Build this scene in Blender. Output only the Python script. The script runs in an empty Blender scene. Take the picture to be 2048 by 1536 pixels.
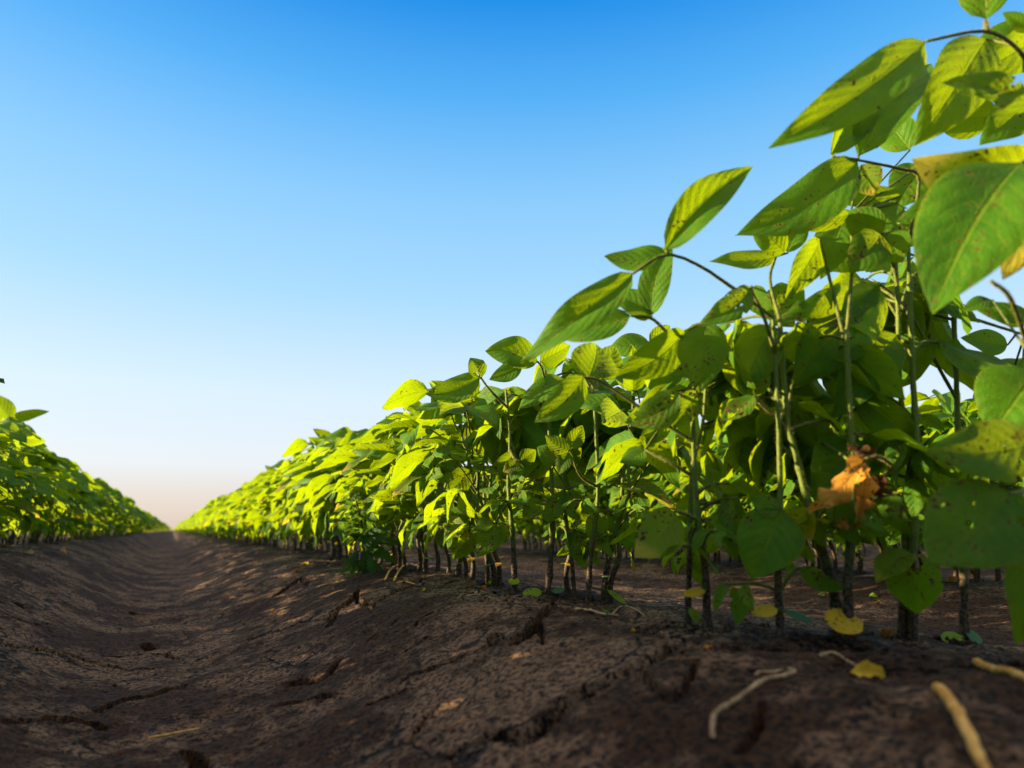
import bpy, math, random, time
import numpy as np
from mathutils import Vector, Matrix
T0 = time.time()
rng = random.Random(7)
S = bpy.context.scene
COL = S.collection
R = math.radians

# ------------------------------------------------------------------ camera model (level field, rows run along +Y)
W, H, F = 2048.0, 1536.0, 24.0 / 36.0 * 2048.0
VPX, VPY = 345.0, 1060.0
PITCH = math.atan((VPY - H / 2) / F)
_fw = math.cos(PITCH) + (VPY - H / 2) / F * math.sin(PITCH)
YAW = math.atan(((W / 2 - VPX) / F) / _fw)
CAMZ = 0.16
CT, ST = math.cos(PITCH), math.sin(PITCH)
FWD = Vector((math.sin(YAW), math.cos(YAW), 0)); RGT = Vector((math.cos(YAW), -math.sin(YAW), 0)); UP = Vector((0, 0, 1))
CAM = Vector((0, 0, CAMZ))
FOCUS = 0.85
def ray(px, py):
    u = (px - W / 2) / F; v = (H / 2 - py) / F
    return RGT * u + FWD * (CT - v * ST) + UP * (v * CT + ST)
def P(px, py, h):                       # the point seen at a photo position, h metres ahead
    r = ray(px, py)
    return CAM + r * (h / r.dot(FWD))
CAMRIGHT = RGT; CAMUP = (UP * CT - FWD * ST)

# ------------------------------------------------------------------ noise
def _hash(ix, iy, seed):
    n = (ix.astype(np.int64) * 374761393 + iy.astype(np.int64) * 668265263 + seed * 974711) & 0xffffffff
    n = ((n ^ (n >> 13)) * 1274126177) & 0xffffffff
    n = (n ^ (n >> 16)) & 0xffff
    return n.astype(np.float32) / 32767.5 - 1.0
def vnoise(x, y, seed=0):
    x0 = np.floor(x); y0 = np.floor(y); fx = (x - x0); fy = (y - y0)
    fx = fx * fx * (3 - 2 * fx); fy = fy * fy * (3 - 2 * fy)
    a = _hash(x0, y0, seed); b = _hash(x0 + 1, y0, seed); c = _hash(x0, y0 + 1, seed); d = _hash(x0 + 1, y0 + 1, seed)
    return (a * (1 - fx) + b * fx) * (1 - fy) + (c * (1 - fx) + d * fx) * fy
def fbm(x, y, seed=0, oct=3):
    r = 0; a = 1.0
    for k in range(oct):
        r = r + a * vnoise(x * 2 ** k + 17.3 * k, y * 2 ** k - 9.1 * k, seed + k); a *= .5
    return r
def sstep(a, b, x):
    t = np.clip((x - a) / (b - a), 0, 1); return t * t * (3 - 2 * t)

# ------------------------------------------------------------------ ground height
ROWS_R = [0.40 + 0.80 * k for k in range(8)]
ROWS_L = [-0.40 - 0.80 * k for k in range(8)]
def H0(x, y):
    x = np.asarray(x, dtype=np.float64); y = np.asarray(y, dtype=np.float64)
    xw = x + 0.012 * vnoise(y * 2.1, x * 0 + 3.1, 5) + 0.006 * vnoise(y * 6.3, x * 1.5, 6)
    right = 0.084 * sstep(0.02, 0.33, xw)
    left = 0.113 * sstep(0.03, 0.34, -xw)
    z = np.where(xw > 0, right, left)
    # shallow troughs between the outer rows
    tr = 0.5 - 0.5 * np.cos((np.abs(x) - 0.40) / 0.80 * 2 * np.pi)
    z = z - np.where(np.abs(x) > 0.40, 0.030 * tr, 0)
    # broad bumps, scallops down the furrow walls
    z = z + 0.006 * vnoise(x * 3.2, y * 3.0, 11) + 0.0045 * vnoise(x * 7, y * 9, 12)
    wall = np.exp(-((np.abs(x) - 0.2) / 0.11) ** 2)
    z = z + wall * 0.007 * vnoise(x * 4 + y * 2.0, y * 8.5, 13)
    return z
def H1(x, y):
    x = np.asarray(x, dtype=np.float64); y = np.asarray(y, dtype=np.float64)
    ridge = np.exp(-((np.abs(np.abs(x) - 0.4)) / 0.07) ** 2)
    z = H0(x, y) + 0.0022 * fbm(x * 34, y * 34, 21, 3) + .0022 * np.abs(vnoise(x * 15 + 3, y * 15, 25))
    z = z + ridge * (0.0035 * np.clip(fbm(x * 55, y * 55, 31, 2), -0.2, 2) + 0.004 * np.clip(vnoise(x * 22, y * 22, 33), 0, 1))
    return z
def gz(x, y): return float(H0(np.array([x]), np.array([y]))[0])
def gz1(x, y): return float(H1(np.array([x]), np.array([y]))[0])
def ground_hit(px, py):
    r = ray(px, py); t = 0.05
    while t < 60:
        p = CAM + r * t
        if p.z < gz(p.x, p.y): break
        t *= 1.01
    return p, t * r.dot(FWD)

# ------------------------------------------------------------------ scene helpers
def link(o, parent=None):
    COL.objects.link(o)
    if parent is not None: o.parent = parent
    return o
def tag(o, label=None, cat=None, group=None, kind=None):
    if label: o['label'] = label
    if cat: o['category'] = cat
    if group: o['group'] = group
    if kind: o['kind'] = kind
    return o
def empty(name, loc=(0, 0, 0), rz=0):
    o = bpy.data.objects.new(name, None); o.location = loc; o.rotation_euler.z = rz; o.empty_display_size = .02
    return link(o)
def mesh_np(name, verts, faces, mats, uv=None, fmat=None, smooth=True):
    """verts (n,3); faces: list of index tuples or an (m,4)/(m,3) array; uv per vertex"""
    me = bpy.data.meshes.new(name)
    verts = np.asarray(verts, dtype=np.float32)
    if isinstance(faces, np.ndarray):
        m, k = faces.shape; loops = faces.astype(np.int32).ravel(); starts = np.arange(m, dtype=np.int32) * k
    else:
        m = len(faces); loops = np.fromiter((i for f in faces for i in f), dtype=np.int32)
        tot = np.fromiter((len(f) for f in faces), dtype=np.int32); starts = np.concatenate([[0], np.cumsum(tot)[:-1]]).astype(np.int32)
    me.vertices.add(len(verts)); me.vertices.foreach_set('co', verts.ravel())
    me.loops.add(len(loops)); me.loops.foreach_set('vertex_index', loops)
    me.polygons.add(m); me.polygons.foreach_set('loop_start', starts)
    if uv is not None:
        l = me.uv_layers.new(name='UVMap'); l.data.foreach_set('uv', np.asarray(uv, dtype=np.float32)[loops].ravel())
    for x in mats: me.materials.append(x)
    if fmat is not None: me.polygons.foreach_set('material_index', np.asarray(fmat, dtype=np.int32))
    me.polygons.foreach_set('use_smooth', np.full(m, smooth))
    me.update(calc_edges=True)
    return me
class MB:
    """collects pieces (verts, quads/tris, uv, material index) for ONE mesh"""
    def __init__(s): s.v = []; s.f = []; s.uv = []; s.m = []; s.n = 0
    def add(s, v, f, uv=None, m=0):
        v = np.asarray(v, dtype=np.float64); s.v.append(v)
        s.f.extend(tuple(int(i) + s.n for i in q) for q in f); s.m.extend([m] * len(f))
        s.uv.append(np.zeros((len(v), 2)) if uv is None else np.asarray(uv)); s.n += len(v)
    def mesh(s, name, mats, offset=None):
        v = np.concatenate(s.v)
        if offset is not None: v = v - np.array(offset)
        return mesh_np(name, v, s.f, mats, np.concatenate(s.uv), s.m)
    def obj(s, name, mats, parent=None, offset=None):
        return link(bpy.data.objects.new(name, s.mesh(name, mats, offset)), parent)

def spline(pts, n):
    """Catmull-Rom through pts"""
    pts = [np.array(p, dtype=float) for p in pts]
    if len(pts) == 2: return [pts[0] + (pts[1] - pts[0]) * t for t in np.linspace(0, 1, n)]
    e = [2 * pts[0] - pts[1]] + pts + [2 * pts[-1] - pts[-2]]; out = []
    segs = len(pts) - 1
    for k in range(n):
        t = k / (n - 1) * segs; i = min(int(t), segs - 1); f = t - i
        a, b, c, d = e[i:i + 4]
        out.append(.5 * ((2 * b) + (c - a) * f + (2 * a - 5 * b + 4 * c - d) * f * f + (3 * b - a - 3 * c + d) * f ** 3))
    return out
def tube(path, radii, sides=6, lump=0.0, seed=0, cap=True):
    r_ = random.Random(seed); n = len(path); V = []; UV = []; Fc = []
    path = [Vector(p) for p in path]
    ref = Vector((0.31, 0.95, 0.05))
    for i, p in enumerate(path):
        t = (path[min(i + 1, n - 1)] - path[max(i - 1, 0)]).normalized()
        a = ref - t * ref.dot(t)
        if a.length < 1e-4: a = Vector((1, 0, 0)) - t * t.x
        a.normalize(); b = t.cross(a)
        for k in range(sides):
            th = 2 * math.pi * k / sides
            rr = radii[i] * (1 + lump * r_.uniform(-1, 1))
            V.append(p + (a * math.cos(th) + b * math.sin(th)) * rr); UV.append((k / sides, i / n))
        if i:
            for k in range(sides):
                k2 = (k + 1) % sides
                Fc.append(((i - 1) * sides + k, (i - 1) * sides + k2, i * sides + k2, i * sides + k))
    if cap: Fc.append(tuple(range((n - 1) * sides, n * sides)))
    return [tuple(v) for v in V], Fc, UV
def hairs(path, radii, count, length, seed, width=0.00016):
    """fine bristles along a stem"""
    r_ = random.Random(seed); V = []; Fc = []
    path = [Vector(p) for p in path]; n = len(path)
    for _ in range(count):
        t = r_.random() * (n - 1.001); i = int(t); f = t - i
        p = path[i].lerp(path[i + 1], f); ax = (path[i + 1] - path[i]).normalized()
        d = Vector((r_.gauss(0, 1), r_.gauss(0, 1), r_.gauss(0, 1))); d -= ax * d.dot(ax)
        if d.length < .01: continue
        d.normalize(); rr = radii[i] * .9; L = length * r_.uniform(.5, 1.2)
        s = ax * width * .5 if r_.random() < .5 else d.cross(ax) * width * .5
        tip = p + d * (rr + L) + ax * L * r_.uniform(-.5, .3)
        k = len(V); V += [tuple(p + d * rr - s), tuple(p + d * rr + s), tuple(tip)]; Fc.append((k, k + 1, k + 2))
    return V, Fc

# ------------------------------------------------------------------ materials
def new_mat(name):
    m = bpy.data.materials.new(name); m.use_nodes = True; nt = m.node_tree; nt.nodes.clear()
    out = nt.nodes.new('ShaderNodeOutputMaterial'); return m, nt, out
def N(nt, typ, inputs=None, **attr):
    n = nt.nodes.new(typ)
    for k, v in attr.items(): setattr(n, k, v)
    for k, v in (inputs or {}).items():
        s = n.inputs[k]
        if isinstance(v, bpy.types.NodeSocket): nt.links.new(v, s)
        else: s.default_value = v
    return n
def mth(nt, op, a, b=0.0, c=None):
    d = {0: a, 1: b}
    if c is not None: d[2] = c
    return N(nt, 'ShaderNodeMath', d, operation=op).outputs[0]
def mixc(nt, f, a, b, bt='MIX'):
    n = nt.nodes.new('ShaderNodeMix'); n.data_type = 'RGBA'; n.blend_type = bt
    for i, v in ((0, f), (6, a), (7, b)):
        if isinstance(v, bpy.types.NodeSocket): nt.links.new(v, n.inputs[i])
        else: n.inputs[i].default_value = v
    return n.outputs[2]
def mrange(nt, v, a, b, c=0.0, d=1.0, interp='SMOOTHSTEP'):
    return N(nt, 'ShaderNodeMapRange', {0: v, 1: a, 2: b, 3: c, 4: d}, interpolation_type=interp).outputs[0]
def rgb(r, g, b): return (r, g, b, 1.0)

def leaf_mat(name, dark, light, trans, vein, spots=0.0, holes=0.0, tipyellow=0.0, tmix=0.46, spotcol=(0.10, 0.03, 0.008)):
    m, nt, out = new_mat(name)
    uvn = N(nt, 'ShaderNodeUVMap', uv_map='UVMap').outputs[0]
    sep = N(nt, 'ShaderNodeSeparateXYZ', {0: uvn})
    t = mth(nt, 'ABSOLUTE', mth(nt, 'MULTIPLY_ADD', sep.outputs[0], 2.0, -1.0)); s = sep.outputs[1]
    oi = N(nt, 'ShaderNodeObjectInfo').outputs['Random']
    geo = N(nt, 'ShaderNodeNewGeometry'); pos = geo.outputs['Position']
    # side veins sweep forward from the midrib
    nlow = N(nt, 'ShaderNodeTexNoise', {'Vector': pos, 'Scale': 28.0, 'Detail': 1.0}).outputs[0]
    ph = mth(nt, 'ADD', mth(nt, 'MULTIPLY', mth(nt, 'MULTIPLY_ADD', mth(nt, 'POWER', t, 1.25), -0.30, s), 7.6), mth(nt, 'MULTIPLY', nlow, 1.1))
    fr = mth(nt, 'ABSOLUTE', mth(nt, 'SUBTRACT', mth(nt, 'FRACT', ph), 0.5))          # 0.5 at vein? -> 0 mid-panel
    sv = mrange(nt, fr, 0.43, 0.49)
    mid = mrange(nt, t, 0.06, 0.015)
    suv = N(nt, 'ShaderNodeMapping', {0: uvn, 3: (1.0, 1.6, 1.0)}).outputs[0]
    vor = N(nt, 'ShaderNodeTexVoronoi', {'Vector': suv, 'Scale': 13.0}, feature='DISTANCE_TO_EDGE').outputs['Distance']
    net = mrange(nt, vor, 0.10, 0.0)
    edge = mrange(nt, t, 0.90, 1.0)
    vm = mth(nt, 'MAXIMUM', mth(nt, 'MAXIMUM', mth(nt, 'MULTIPLY', sv, .5), mid), mth(nt, 'MULTIPLY', net, .22))
    noi = N(nt, 'ShaderNodeTexNoise', {'Vector': pos, 'Scale': 45.0, 'Detail': 3.0}).outputs[0]
    f = mth(nt, 'ADD', mth(nt, 'MULTIPLY', mrange(nt, noi, .35, .68), .5), mth(nt, 'MULTIPLY', oi, .5))
    col = mixc(nt, f, rgb(*dark), rgb(*light))
    col = mixc(nt, mth(nt, 'MULTIPLY', vm, .78), col, rgb(*vein))
    col = mixc(nt, mth(nt, 'MULTIPLY', edge, .55), col, rgb(vein[0] * 1.2, vein[1], vein[2]))
    if tipyellow:
        ty = mth(nt, 'MULTIPLY', mrange(nt, mth(nt, 'MULTIPLY_ADD', noi, .35, s), .86, 1.05), tipyellow)
        col = mixc(nt, ty, col, rgb(.42, .33, .03))
    tr = mixc(nt, f, rgb(*trans), rgb(trans[0] * 1.35, trans[1] * 1.2, trans[2]))
    tr = mixc(nt, mth(nt, 'MULTIPLY', vm, .45), tr, rgb(trans[0] * .55, trans[1] * .55, trans[2] * .5))
    if tipyellow: tr = mixc(nt, ty, tr, rgb(.7, .55, .05))
    if spots:
        n2 = N(nt, 'ShaderNodeTexNoise', {'Vector': pos, 'Scale': 330.0, 'Detail': 2.0}).outputs[0]
        n3 = N(nt, 'ShaderNodeTexNoise', {'Vector': pos, 'Scale': 60.0, 'Detail': 1.0}).outputs[0]
        k = mth(nt, 'MULTIPLY_ADD', n3, .5, n2)
        sp = mrange(nt, k, .94 - .10 * spots, 1.0 - .10 * spots)
        halo = mrange(nt, k, .86 - .10 * spots, .98 - .10 * spots)
        col = mixc(nt, mth(nt, 'MULTIPLY', halo, .5), col, rgb(.30, .26, .03))
        col = mixc(nt, sp, col, rgb(*spotcol)); tr = mixc(nt, sp, tr, rgb(*spotcol))
    hgt = mth(nt, 'SUBTRACT', mth(nt, 'MULTIPLY', mth(nt, 'SUBTRACT', .5, fr), 1.0), mth(nt, 'ADD', mth(nt, 'MULTIPLY', mid, .8), mth(nt, 'MULTIPLY', net, .30)))
    bmp = N(nt, 'ShaderNodeBump', {'Strength': 0.5, 'Distance': 0.0014, 'Height': hgt}).outputs[0]
    pr = N(nt, 'ShaderNodeBsdfPrincipled', {'Base Color': col, 'Roughness': 0.55, 'Specular IOR Level': 0.18, 'Normal': bmp})
    trn = N(nt, 'ShaderNodeBsdfTranslucent', {'Color': tr, 'Normal': bmp})
    sh = N(nt, 'ShaderNodeMixShader', {0: tmix, 1: pr.outputs[0], 2: trn.outputs[0]}).outputs[0]
    if holes:
        n4 = N(nt, 'ShaderNodeTexNoise', {'Vector': pos, 'Scale': 120.0, 'Detail': 2.5}).outputs[0]
        n5 = N(nt, 'ShaderNodeTexNoise', {'Vector': pos, 'Scale': 38.0, 'Detail': 1.0}).outputs[0]
        hk = mrange(nt, mth(nt, 'MULTIPLY_ADD', n5, .6, n4), 1.08 - .08 * holes, 1.09 - .08 * holes)
        tp = N(nt, 'ShaderNodeBsdfTransparent').outputs[0]
        sh = N(nt, 'ShaderNodeMixShader', {0: hk, 1: sh, 2: tp}).outputs[0]
    nt.links.new(sh, out.inputs[0]); return m

M = {}
M['leaf'] = leaf_mat('leaf_green', (.026, .120, .002), (.090, .230, .004), (.30, .425, .003), (.17, .24, .010), spots=.1)
M['leaf_eaten'] = leaf_mat('leaf_eaten', (.030, .115, .003), (.080, .200, .004), (.29, .42, .004), (.17, .23, .012), spots=.75, holes=1.1, spotcol=(.13, .06, .010))
M['leaf_yellow'] = leaf_mat('leaf_yellowing', (.050, .125, .004), (.110, .180, .006), (.42, .52, .006), (.26, .27, .02), spots=.6, tipyellow=.9)
M['leaf_dry'] = leaf_mat('leaf_withered', (.26, .085, .010), (.66, .30, .028), (.80, .38, .05), (.30, .12, .03), spots=.9, tmix=.3, spotcol=(.05, .02, .01))
M['leaf_dry_dark'] = leaf_mat('leaf_withered_dark', (.05, .02, .008), (.11, .045, .015), (.16, .06, .015), (.10, .04, .012), spots=.9, tmix=.25, spotcol=(.02, .01, .006))
M['cotyledon'] = leaf_mat('cotyledon_green', (.17, .30, .012), (.36, .42, .02), (.45, .55, .02), (.30, .36, .02), spots=.45, tmix=.25)
M['cotyledon_y'] = leaf_mat('cotyledon_yellow', (.72, .38, .015), (.82, .52, .03), (.8, .5, .03), (.75, .42, .03), spots=.35, tmix=.25, spotcol=(.25, .09, .015))
M['cotyledon_b'] = leaf_mat('cotyledon_bluegreen', (.07, .19, .08), (.12, .24, .10), (.2, .36, .1), (.12, .2, .08), spots=.15, tmix=.25)

def stem_mat():
    m, nt, out = new_mat('stem_skin')
    oc = N(nt, 'ShaderNodeTexCoord').outputs['Object']
    z = N(nt, 'ShaderNodeSeparateXYZ', {0: oc}).outputs[2]
    no = N(nt, 'ShaderNodeTexNoise', {'Vector': oc, 'Scale': 130.0, 'Detail': 3.0}).outputs[0]
    n2 = N(nt, 'ShaderNodeTexNoise', {'Vector': oc, 'Scale': 420.0, 'Detail': 3.0}).outputs[0]
    up = mrange(nt, mth(nt, 'MULTIPLY_ADD', no, .07, z), .070, .135)
    soil = mixc(nt, mrange(nt, n2, .38, .66), rgb(.018, .010, .006), rgb(.13, .075, .035))
    green = mixc(nt, no, rgb(.060, .110, .008), rgb(.150, .180, .016))
    node = mixc(nt, mrange(nt, n2, .60, .72), green, rgb(.10, .06, .015))
    col = mixc(nt, up, soil, node)
    bmp = N(nt, 'ShaderNodeBump', {'Strength': .7, 'Distance': .0012, 'Height': n2}).outputs[0]
    pr = N(nt, 'ShaderNodeBsdfPrincipled', {'Base Color': col, 'Roughness': .65, 'Specular IOR Level': .25, 'Normal': bmp})
    nt.links.new(pr.outputs[0], out.inputs[0]); return m
M['stem'] = stem_mat()
def plain(name, a, b, scale, rough=.7, trans=None, bump=.4, dist=.001):
    m, nt, out = new_mat(name)
    oc = N(nt, 'ShaderNodeTexCoord').outputs['Object']
    no = N(nt, 'ShaderNodeTexNoise', {'Vector': oc, 'Scale': scale, 'Detail': 4.0}).outputs[0]
    col = mixc(nt, mrange(nt, no, .35, .65), rgb(*a), rgb(*b))
    bmp = N(nt, 'ShaderNodeBump', {'Strength': bump, 'Distance': dist, 'Height': no}).outputs[0]
    sh = N(nt, 'ShaderNodeBsdfPrincipled', {'Base Color': col, 'Roughness': rough, 'Specular IOR Level': .25, 'Normal': bmp}).outputs[0]
    if trans:
        tr = N(nt, 'ShaderNodeBsdfTranslucent', {'Color': rgb(*trans)}).outputs[0]
        sh = N(nt, 'ShaderNodeMixShader', {0: .45, 1: sh, 2: tr}).outputs[0]
    nt.links.new(sh, out.inputs[0]); return m
M['stalk'] = plain('stalk_skin', (.055, .080, .010), (.13, .135, .018), 220)
M['hair'] = plain('stem_hair', (.35, .30, .10), (.45, .36, .12), 50, trans=(.7, .55, .2))
M['straw'] = plain('dry_straw', (.55, .24, .04), (.80, .44, .10), 160)
M['root'] = plain('dead_root', (.22, .12, .05), (.46, .28, .13), 120, bump=.8)
M['weedleaf'] = leaf_mat('weed_leaf', (.018, .070, .008), (.040, .105, .012), (.16, .30, .02), (.10, .15, .03), tmix=.4)

def soil_mat():
    m, nt, out = new_mat('cracked_soil')
    oc = N(nt, 'ShaderNodeTexCoord').outputs['Object']
    def noise(sc, det=3.0, rough=.55, vec=oc):
        return N(nt, 'ShaderNodeTexNoise', {'Vector': vec, 'Scale': sc, 'Detail': det, 'Roughness': rough}).outputs[0]
    big = noise(7.0, 4.0, .6); mid = noise(40.0, 4.0, .6); fine = noise(230.0, 5.0, .65); grit = noise(700.0, 3.0, .6)
    crust = mrange(nt, mth(nt, 'MULTIPLY_ADD', mid, .55, big), .70, .90)
    crumb = mrange(nt, mth(nt, 'MULTIPLY_ADD', grit, .5, fine), .62, .86)
    a = mixc(nt, crumb, rgb(.004, .0016, .0006), rgb(.074, .029, .0082))
    b = mixc(nt, crumb, rgb(.009, .0042, .0018), rgb(.31, .17, .084))
    col = mixc(nt, mth(nt, 'MULTIPLY', crust, .9), a, b)
    wn = N(nt, 'ShaderNodeTexNoise', {'Vector': oc, 'Scale': 9.0, 'Detail': 4.0}).outputs['Color']
    wv = N(nt, 'ShaderNodeVectorMath', {0: wn, 1: (.16, .16, .02)}, operation='MULTIPLY').outputs[0]
    wv = N(nt, 'ShaderNodeVectorMath', {0: wv, 1: oc}, operation='ADD').outputs[0]
    vo = N(nt, 'ShaderNodeTexVoronoi', {'Vector': wv, 'Scale': 8.0}, feature='DISTANCE_TO_EDGE').outputs['Distance']
    gate = mrange(nt, big, .47, .56)
    crack = mth(nt, 'MULTIPLY', mrange(nt, vo, .022, .004), gate)
    hgt = mth(nt, 'ADD', mth(nt, 'MULTIPLY', fine, 1.0), mth(nt, 'MULTIPLY', grit, .45))
    hgt = mth(nt, 'ADD', hgt, mth(nt, 'MULTIPLY', mid, 1.3))
    hgt = mth(nt, 'SUBTRACT', hgt, mth(nt, 'MULTIPLY', crack, 2.2))
    col = mixc(nt, mth(nt, 'MULTIPLY', crack, .85), col, rgb(.006, .004, .003))
    bmp = N(nt, 'ShaderNodeBump', {'Strength': 1.0, 'Distance': .0042, 'Height': hgt}).outputs[0]
    pr = N(nt, 'ShaderNodeBsdfPrincipled', {'Base Color': col, 'Roughness': .85, 'Specular IOR Level': .2, 'Normal': bmp})
    nt.links.new(pr.outputs[0], out.inputs[0]); return m
M['soil'] = soil_mat()

# ------------------------------------------------------------------ ground sheet
CRACKS = [  # photo positions along each crack, half width (m), depth (m)
 ([(1350,1297),(1290,1325),(1240,1357),(1190,1380),(1150,1387),(1110,1424),(1085,1457),(1055,1478),(1000,1484)], .0072, .024),
 ([(1272,1350),(1305,1385),(1340,1408),(1372,1375),(1395,1330)], .0024, .009),
 ([(1108,1219),(1073,1243),(1050,1272),(1011,1290),(988,1279)], .0056, .018),
 ([(988,1279),(975,1300),(931,1315),(870,1341),(819,1361),(800,1372)], .0032, .012),
 ([(1083,1252),(1088,1290)], .0024, .009),
 ([(716,1182),(706,1203),(670,1228),(658,1255)], .0050, .016),
 ([(706,1192),(735,1210),(747,1222)], .0046, .014),
 ([(742,1213),(765,1197),(788,1186),(824,1174)], .0036, .013),
 ([(609,1151),(583,1174),(550,1194)], .0045, .013), ([(600,1160),(615,1172)], .003, .010),
 ([(675,1330),(650,1354),(604,1369),(558,1374)], .0040, .013),
 ([(540,1271),(500,1284),(466,1297)], .0040, .012),
 ([(0,1293),(60,1302),(128,1315),(169,1325),(256,1341),(310,1347)], .0040, .012),
 ([(205,1318),(255,1315),(307,1309),(353,1320)], .0045, .013), ([(290,1290),(303,1302)], .006, .014),
 ([(0,1446),(70,1447),(143,1446),(205,1463)], .0038, .014),
 ([(195,1430),(240,1412),(287,1402),(368,1376)], .0045, .014),
 ([(1525,1420),(1512,1463),(1480,1520)], .0022, .008),
 ([(800,1240),(780,1255),(752,1274),(735,1290)], .0020, .008),
 ([(745,1330),(790,1310),(830,1290),(860,1275)], .0016, .007),
 ([(740,1415),(790,1395),(850,1375)], .0018, .008), ([(820,1490),(845,1450),(880,1420)], .0018, .008),
 ([(370,1505),(390,1530),(400,1560)], .006, .015), ([(560,1415),(620,1402),(670,1395)], .0022, .008),
 ([(10,1230),(60,1250),(100,1262)], .004, .010), ([(250,1225),(300,1232)], .004, .011), ([(0,1195),(40,1215)], .004, .010),
 ([(880,1220),(850,1235),(830,1255)], .0018, .007), ([(1000,1470),(930,1500),(900,1530)], .0018, .008),
]
def make_ground():
    def axis(segs):
        out = []
        for a, b, d0, d1 in segs:
            x = a; L = b - a
            while x < b - 1e-9:
                out.append(x); f = (x - a) / L; x += d0 * (d1 / d0) ** f
        out.append(segs[-1][1]); return np.array(out)
    xs = axis([(-300, -8, 40, .6), (-8, -1.3, .5, .02), (-1.3, -.45, .016, .0034), (-.45, .02, .0022, .0020), (.02, .44, .0016, .0016), (.44, .52, .0018, .0022), (.52, 1.7, .0028, .014), (1.7, 9, .02, .5), (9, 300, .6, 40)])
    ys = [-60, -20, -8]; y = -4.0
    while y < .12: ys.append(y); y += max(.004, .05 * abs(y - .12))
    while y < 600: ys.append(y); y += max(.0017, .0027 * y) if y < 7 else .012 * y
    ys.append(900); ys = np.array(ys)
    X, Y = np.meshgrid(xs, ys)
    Z = H1(X, Y)
    # crumbs near the camera
    near = sstep(4.0, 1.0, Y) * sstep(2.0, 1.2, np.abs(X))
    Z += near * .0012 * np.clip(vnoise(X * 120, Y * 120, 41), -.3, 1)
    far = sstep(40, 120, np.abs(Y)); Z = Z * (1 - far) + .06 * far
    farx = sstep(5, 12, np.abs(X)); Z = Z * (1 - farx) + .06 * farx
    # the open cracks
    for pts, w, dep in CRACKS:
        w3 = [ground_hit(px, py)[0] for px, py in pts]
        path = spline([(p.x, p.y) for p in w3], len(w3) * 7)
        path = [np.array(p) for p in path]; r_ = random.Random(len(pts) * 31 + int(pts[0][0]))
        seglen = np.linalg.norm(path[0] - path[-1]) / len(path)
        for i in range(1, len(path) - 1): path[i] += np.array([r_.uniform(-1, 1), r_.uniform(-1, 1)]) * min(.0040, seglen * .5)
        n = len(path)
        for i in range(n - 1):
            a, b = path[i], path[i + 1]; f = i / (n - 1)
            ww = 1.0 * w * (.35 + .65 * math.sin(math.pi * min(1, max(0.02, .12 + .8 * f))) ** .6) * r_.uniform(.75, 1.2)
            pad = ww * 3.2
            i0, i1 = np.searchsorted(xs, [min(a[0], b[0]) - pad, max(a[0], b[0]) + pad]); j0, j1 = np.searchsorted(ys, [min(a[1], b[1]) - pad, max(a[1], b[1]) + pad])
            if i1 <= i0 or j1 <= j0: continue
            px_, py_ = X[j0:j1, i0:i1], Y[j0:j1, i0:i1]; d = b - a; L2 = max(1e-12, d @ d)
            t = np.clip(((px_ - a[0]) * d[0] + (py_ - a[1]) * d[1]) / L2, 0, 1)
            dist = np.hypot(px_ - a[0] - t * d[0], py_ - a[1] - t * d[1])
            base = H0(px_, py_)
            cut = 3.0 * dep * np.clip(1.15 - dist / ww, 0, 1) ** .42
            lip = .0012 * np.exp(-((dist - 1.8 * ww) / (.7 * ww)) ** 2)
            tgt = np.where(cut > 0, base - cut, Z[j0:j1, i0:i1])
            Z[j0:j1, i0:i1] = np.minimum(Z[j0:j1, i0:i1], tgt)
    nx, ny = len(xs), len(ys)
    idx = np.arange(nx * ny).reshape(ny, nx)
    q = np.stack([idx[:-1, :-1], idx[:-1, 1:], idx[1:, 1:], idx[1:, :-1]], -1).reshape(-1, 4)
    v = np.stack([X, Y, Z], -1).reshape(-1, 3)
    o = link(bpy.data.objects.new('ground', mesh_np('ground', v, q, [M['soil']])))
    tag(o, kind='structure'); print('ground verts', len(v), round(time.time() - T0, 1))
make_ground()

# ------------------------------------------------------------------ leaf shapes
def wprof(s, p=.62, q=.95):
    pk = p / (p + q); mx = pk ** p * (1 - pk) ** q
    return np.clip(s, 0, 1) ** p * np.clip(1 - s, 0, 1) ** q / mx
def leaf_grid(ns, nw):
    s = np.linspace(0, 1, ns + 1) ; t = np.linspace(-1, 1, nw + 1)
    Sg, Tg = np.meshgrid(s, t, indexing='ij'); k = nw + 1
    f = [(i * k + j, i * k + j + 1, (i + 1) * k + j + 1, (i + 1) * k + j) for i in range(ns) for j in range(nw)]
    return Sg, Tg, f
def unit_leaf(ns, nw, droop, fold, wave, width, seed, p=.62, q=.95, serr=0):
    """unit-length leaflet: +y along, x across, z up; returns verts, faces, uv"""
    r_ = random.Random(seed); Sg, Tg, f = leaf_grid(ns, nw)
    w = wprof(Sg, p, q) * width / 2
    if serr: w = w * (1 - .5 * ((Sg * serr) % 1.0) * np.abs(Tg))
    ph1, ph2 = r_.uniform(0, 6), r_.uniform(0, 6)
    x = w * Tg * math.cos(fold) + .05 * width * np.sin(Sg * 3 + ph1) * 0
    z = w * np.abs(Tg) * math.sin(fold) - droop * Sg ** 2 + wave * np.sin(Sg * 11 + ph1) * Tg ** 2 * np.sign(Tg) + wave * .7 * np.sin(Sg * 7 + ph2) * np.abs(Tg)
    z -= .25 * width * np.maximum(0, np.abs(Tg) - .5) ** 2
    y = Sg * (1 - .25 * droop * Sg)
    bend = r_.uniform(-.07, .07); x = x + bend * Sg ** 2
    V = np.stack([x, y, z], -1).reshape(-1, 3)
    uv = np.stack([(Tg + 1) / 2, Sg], -1).reshape(-1, 2)
    return V, f, uv
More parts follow.
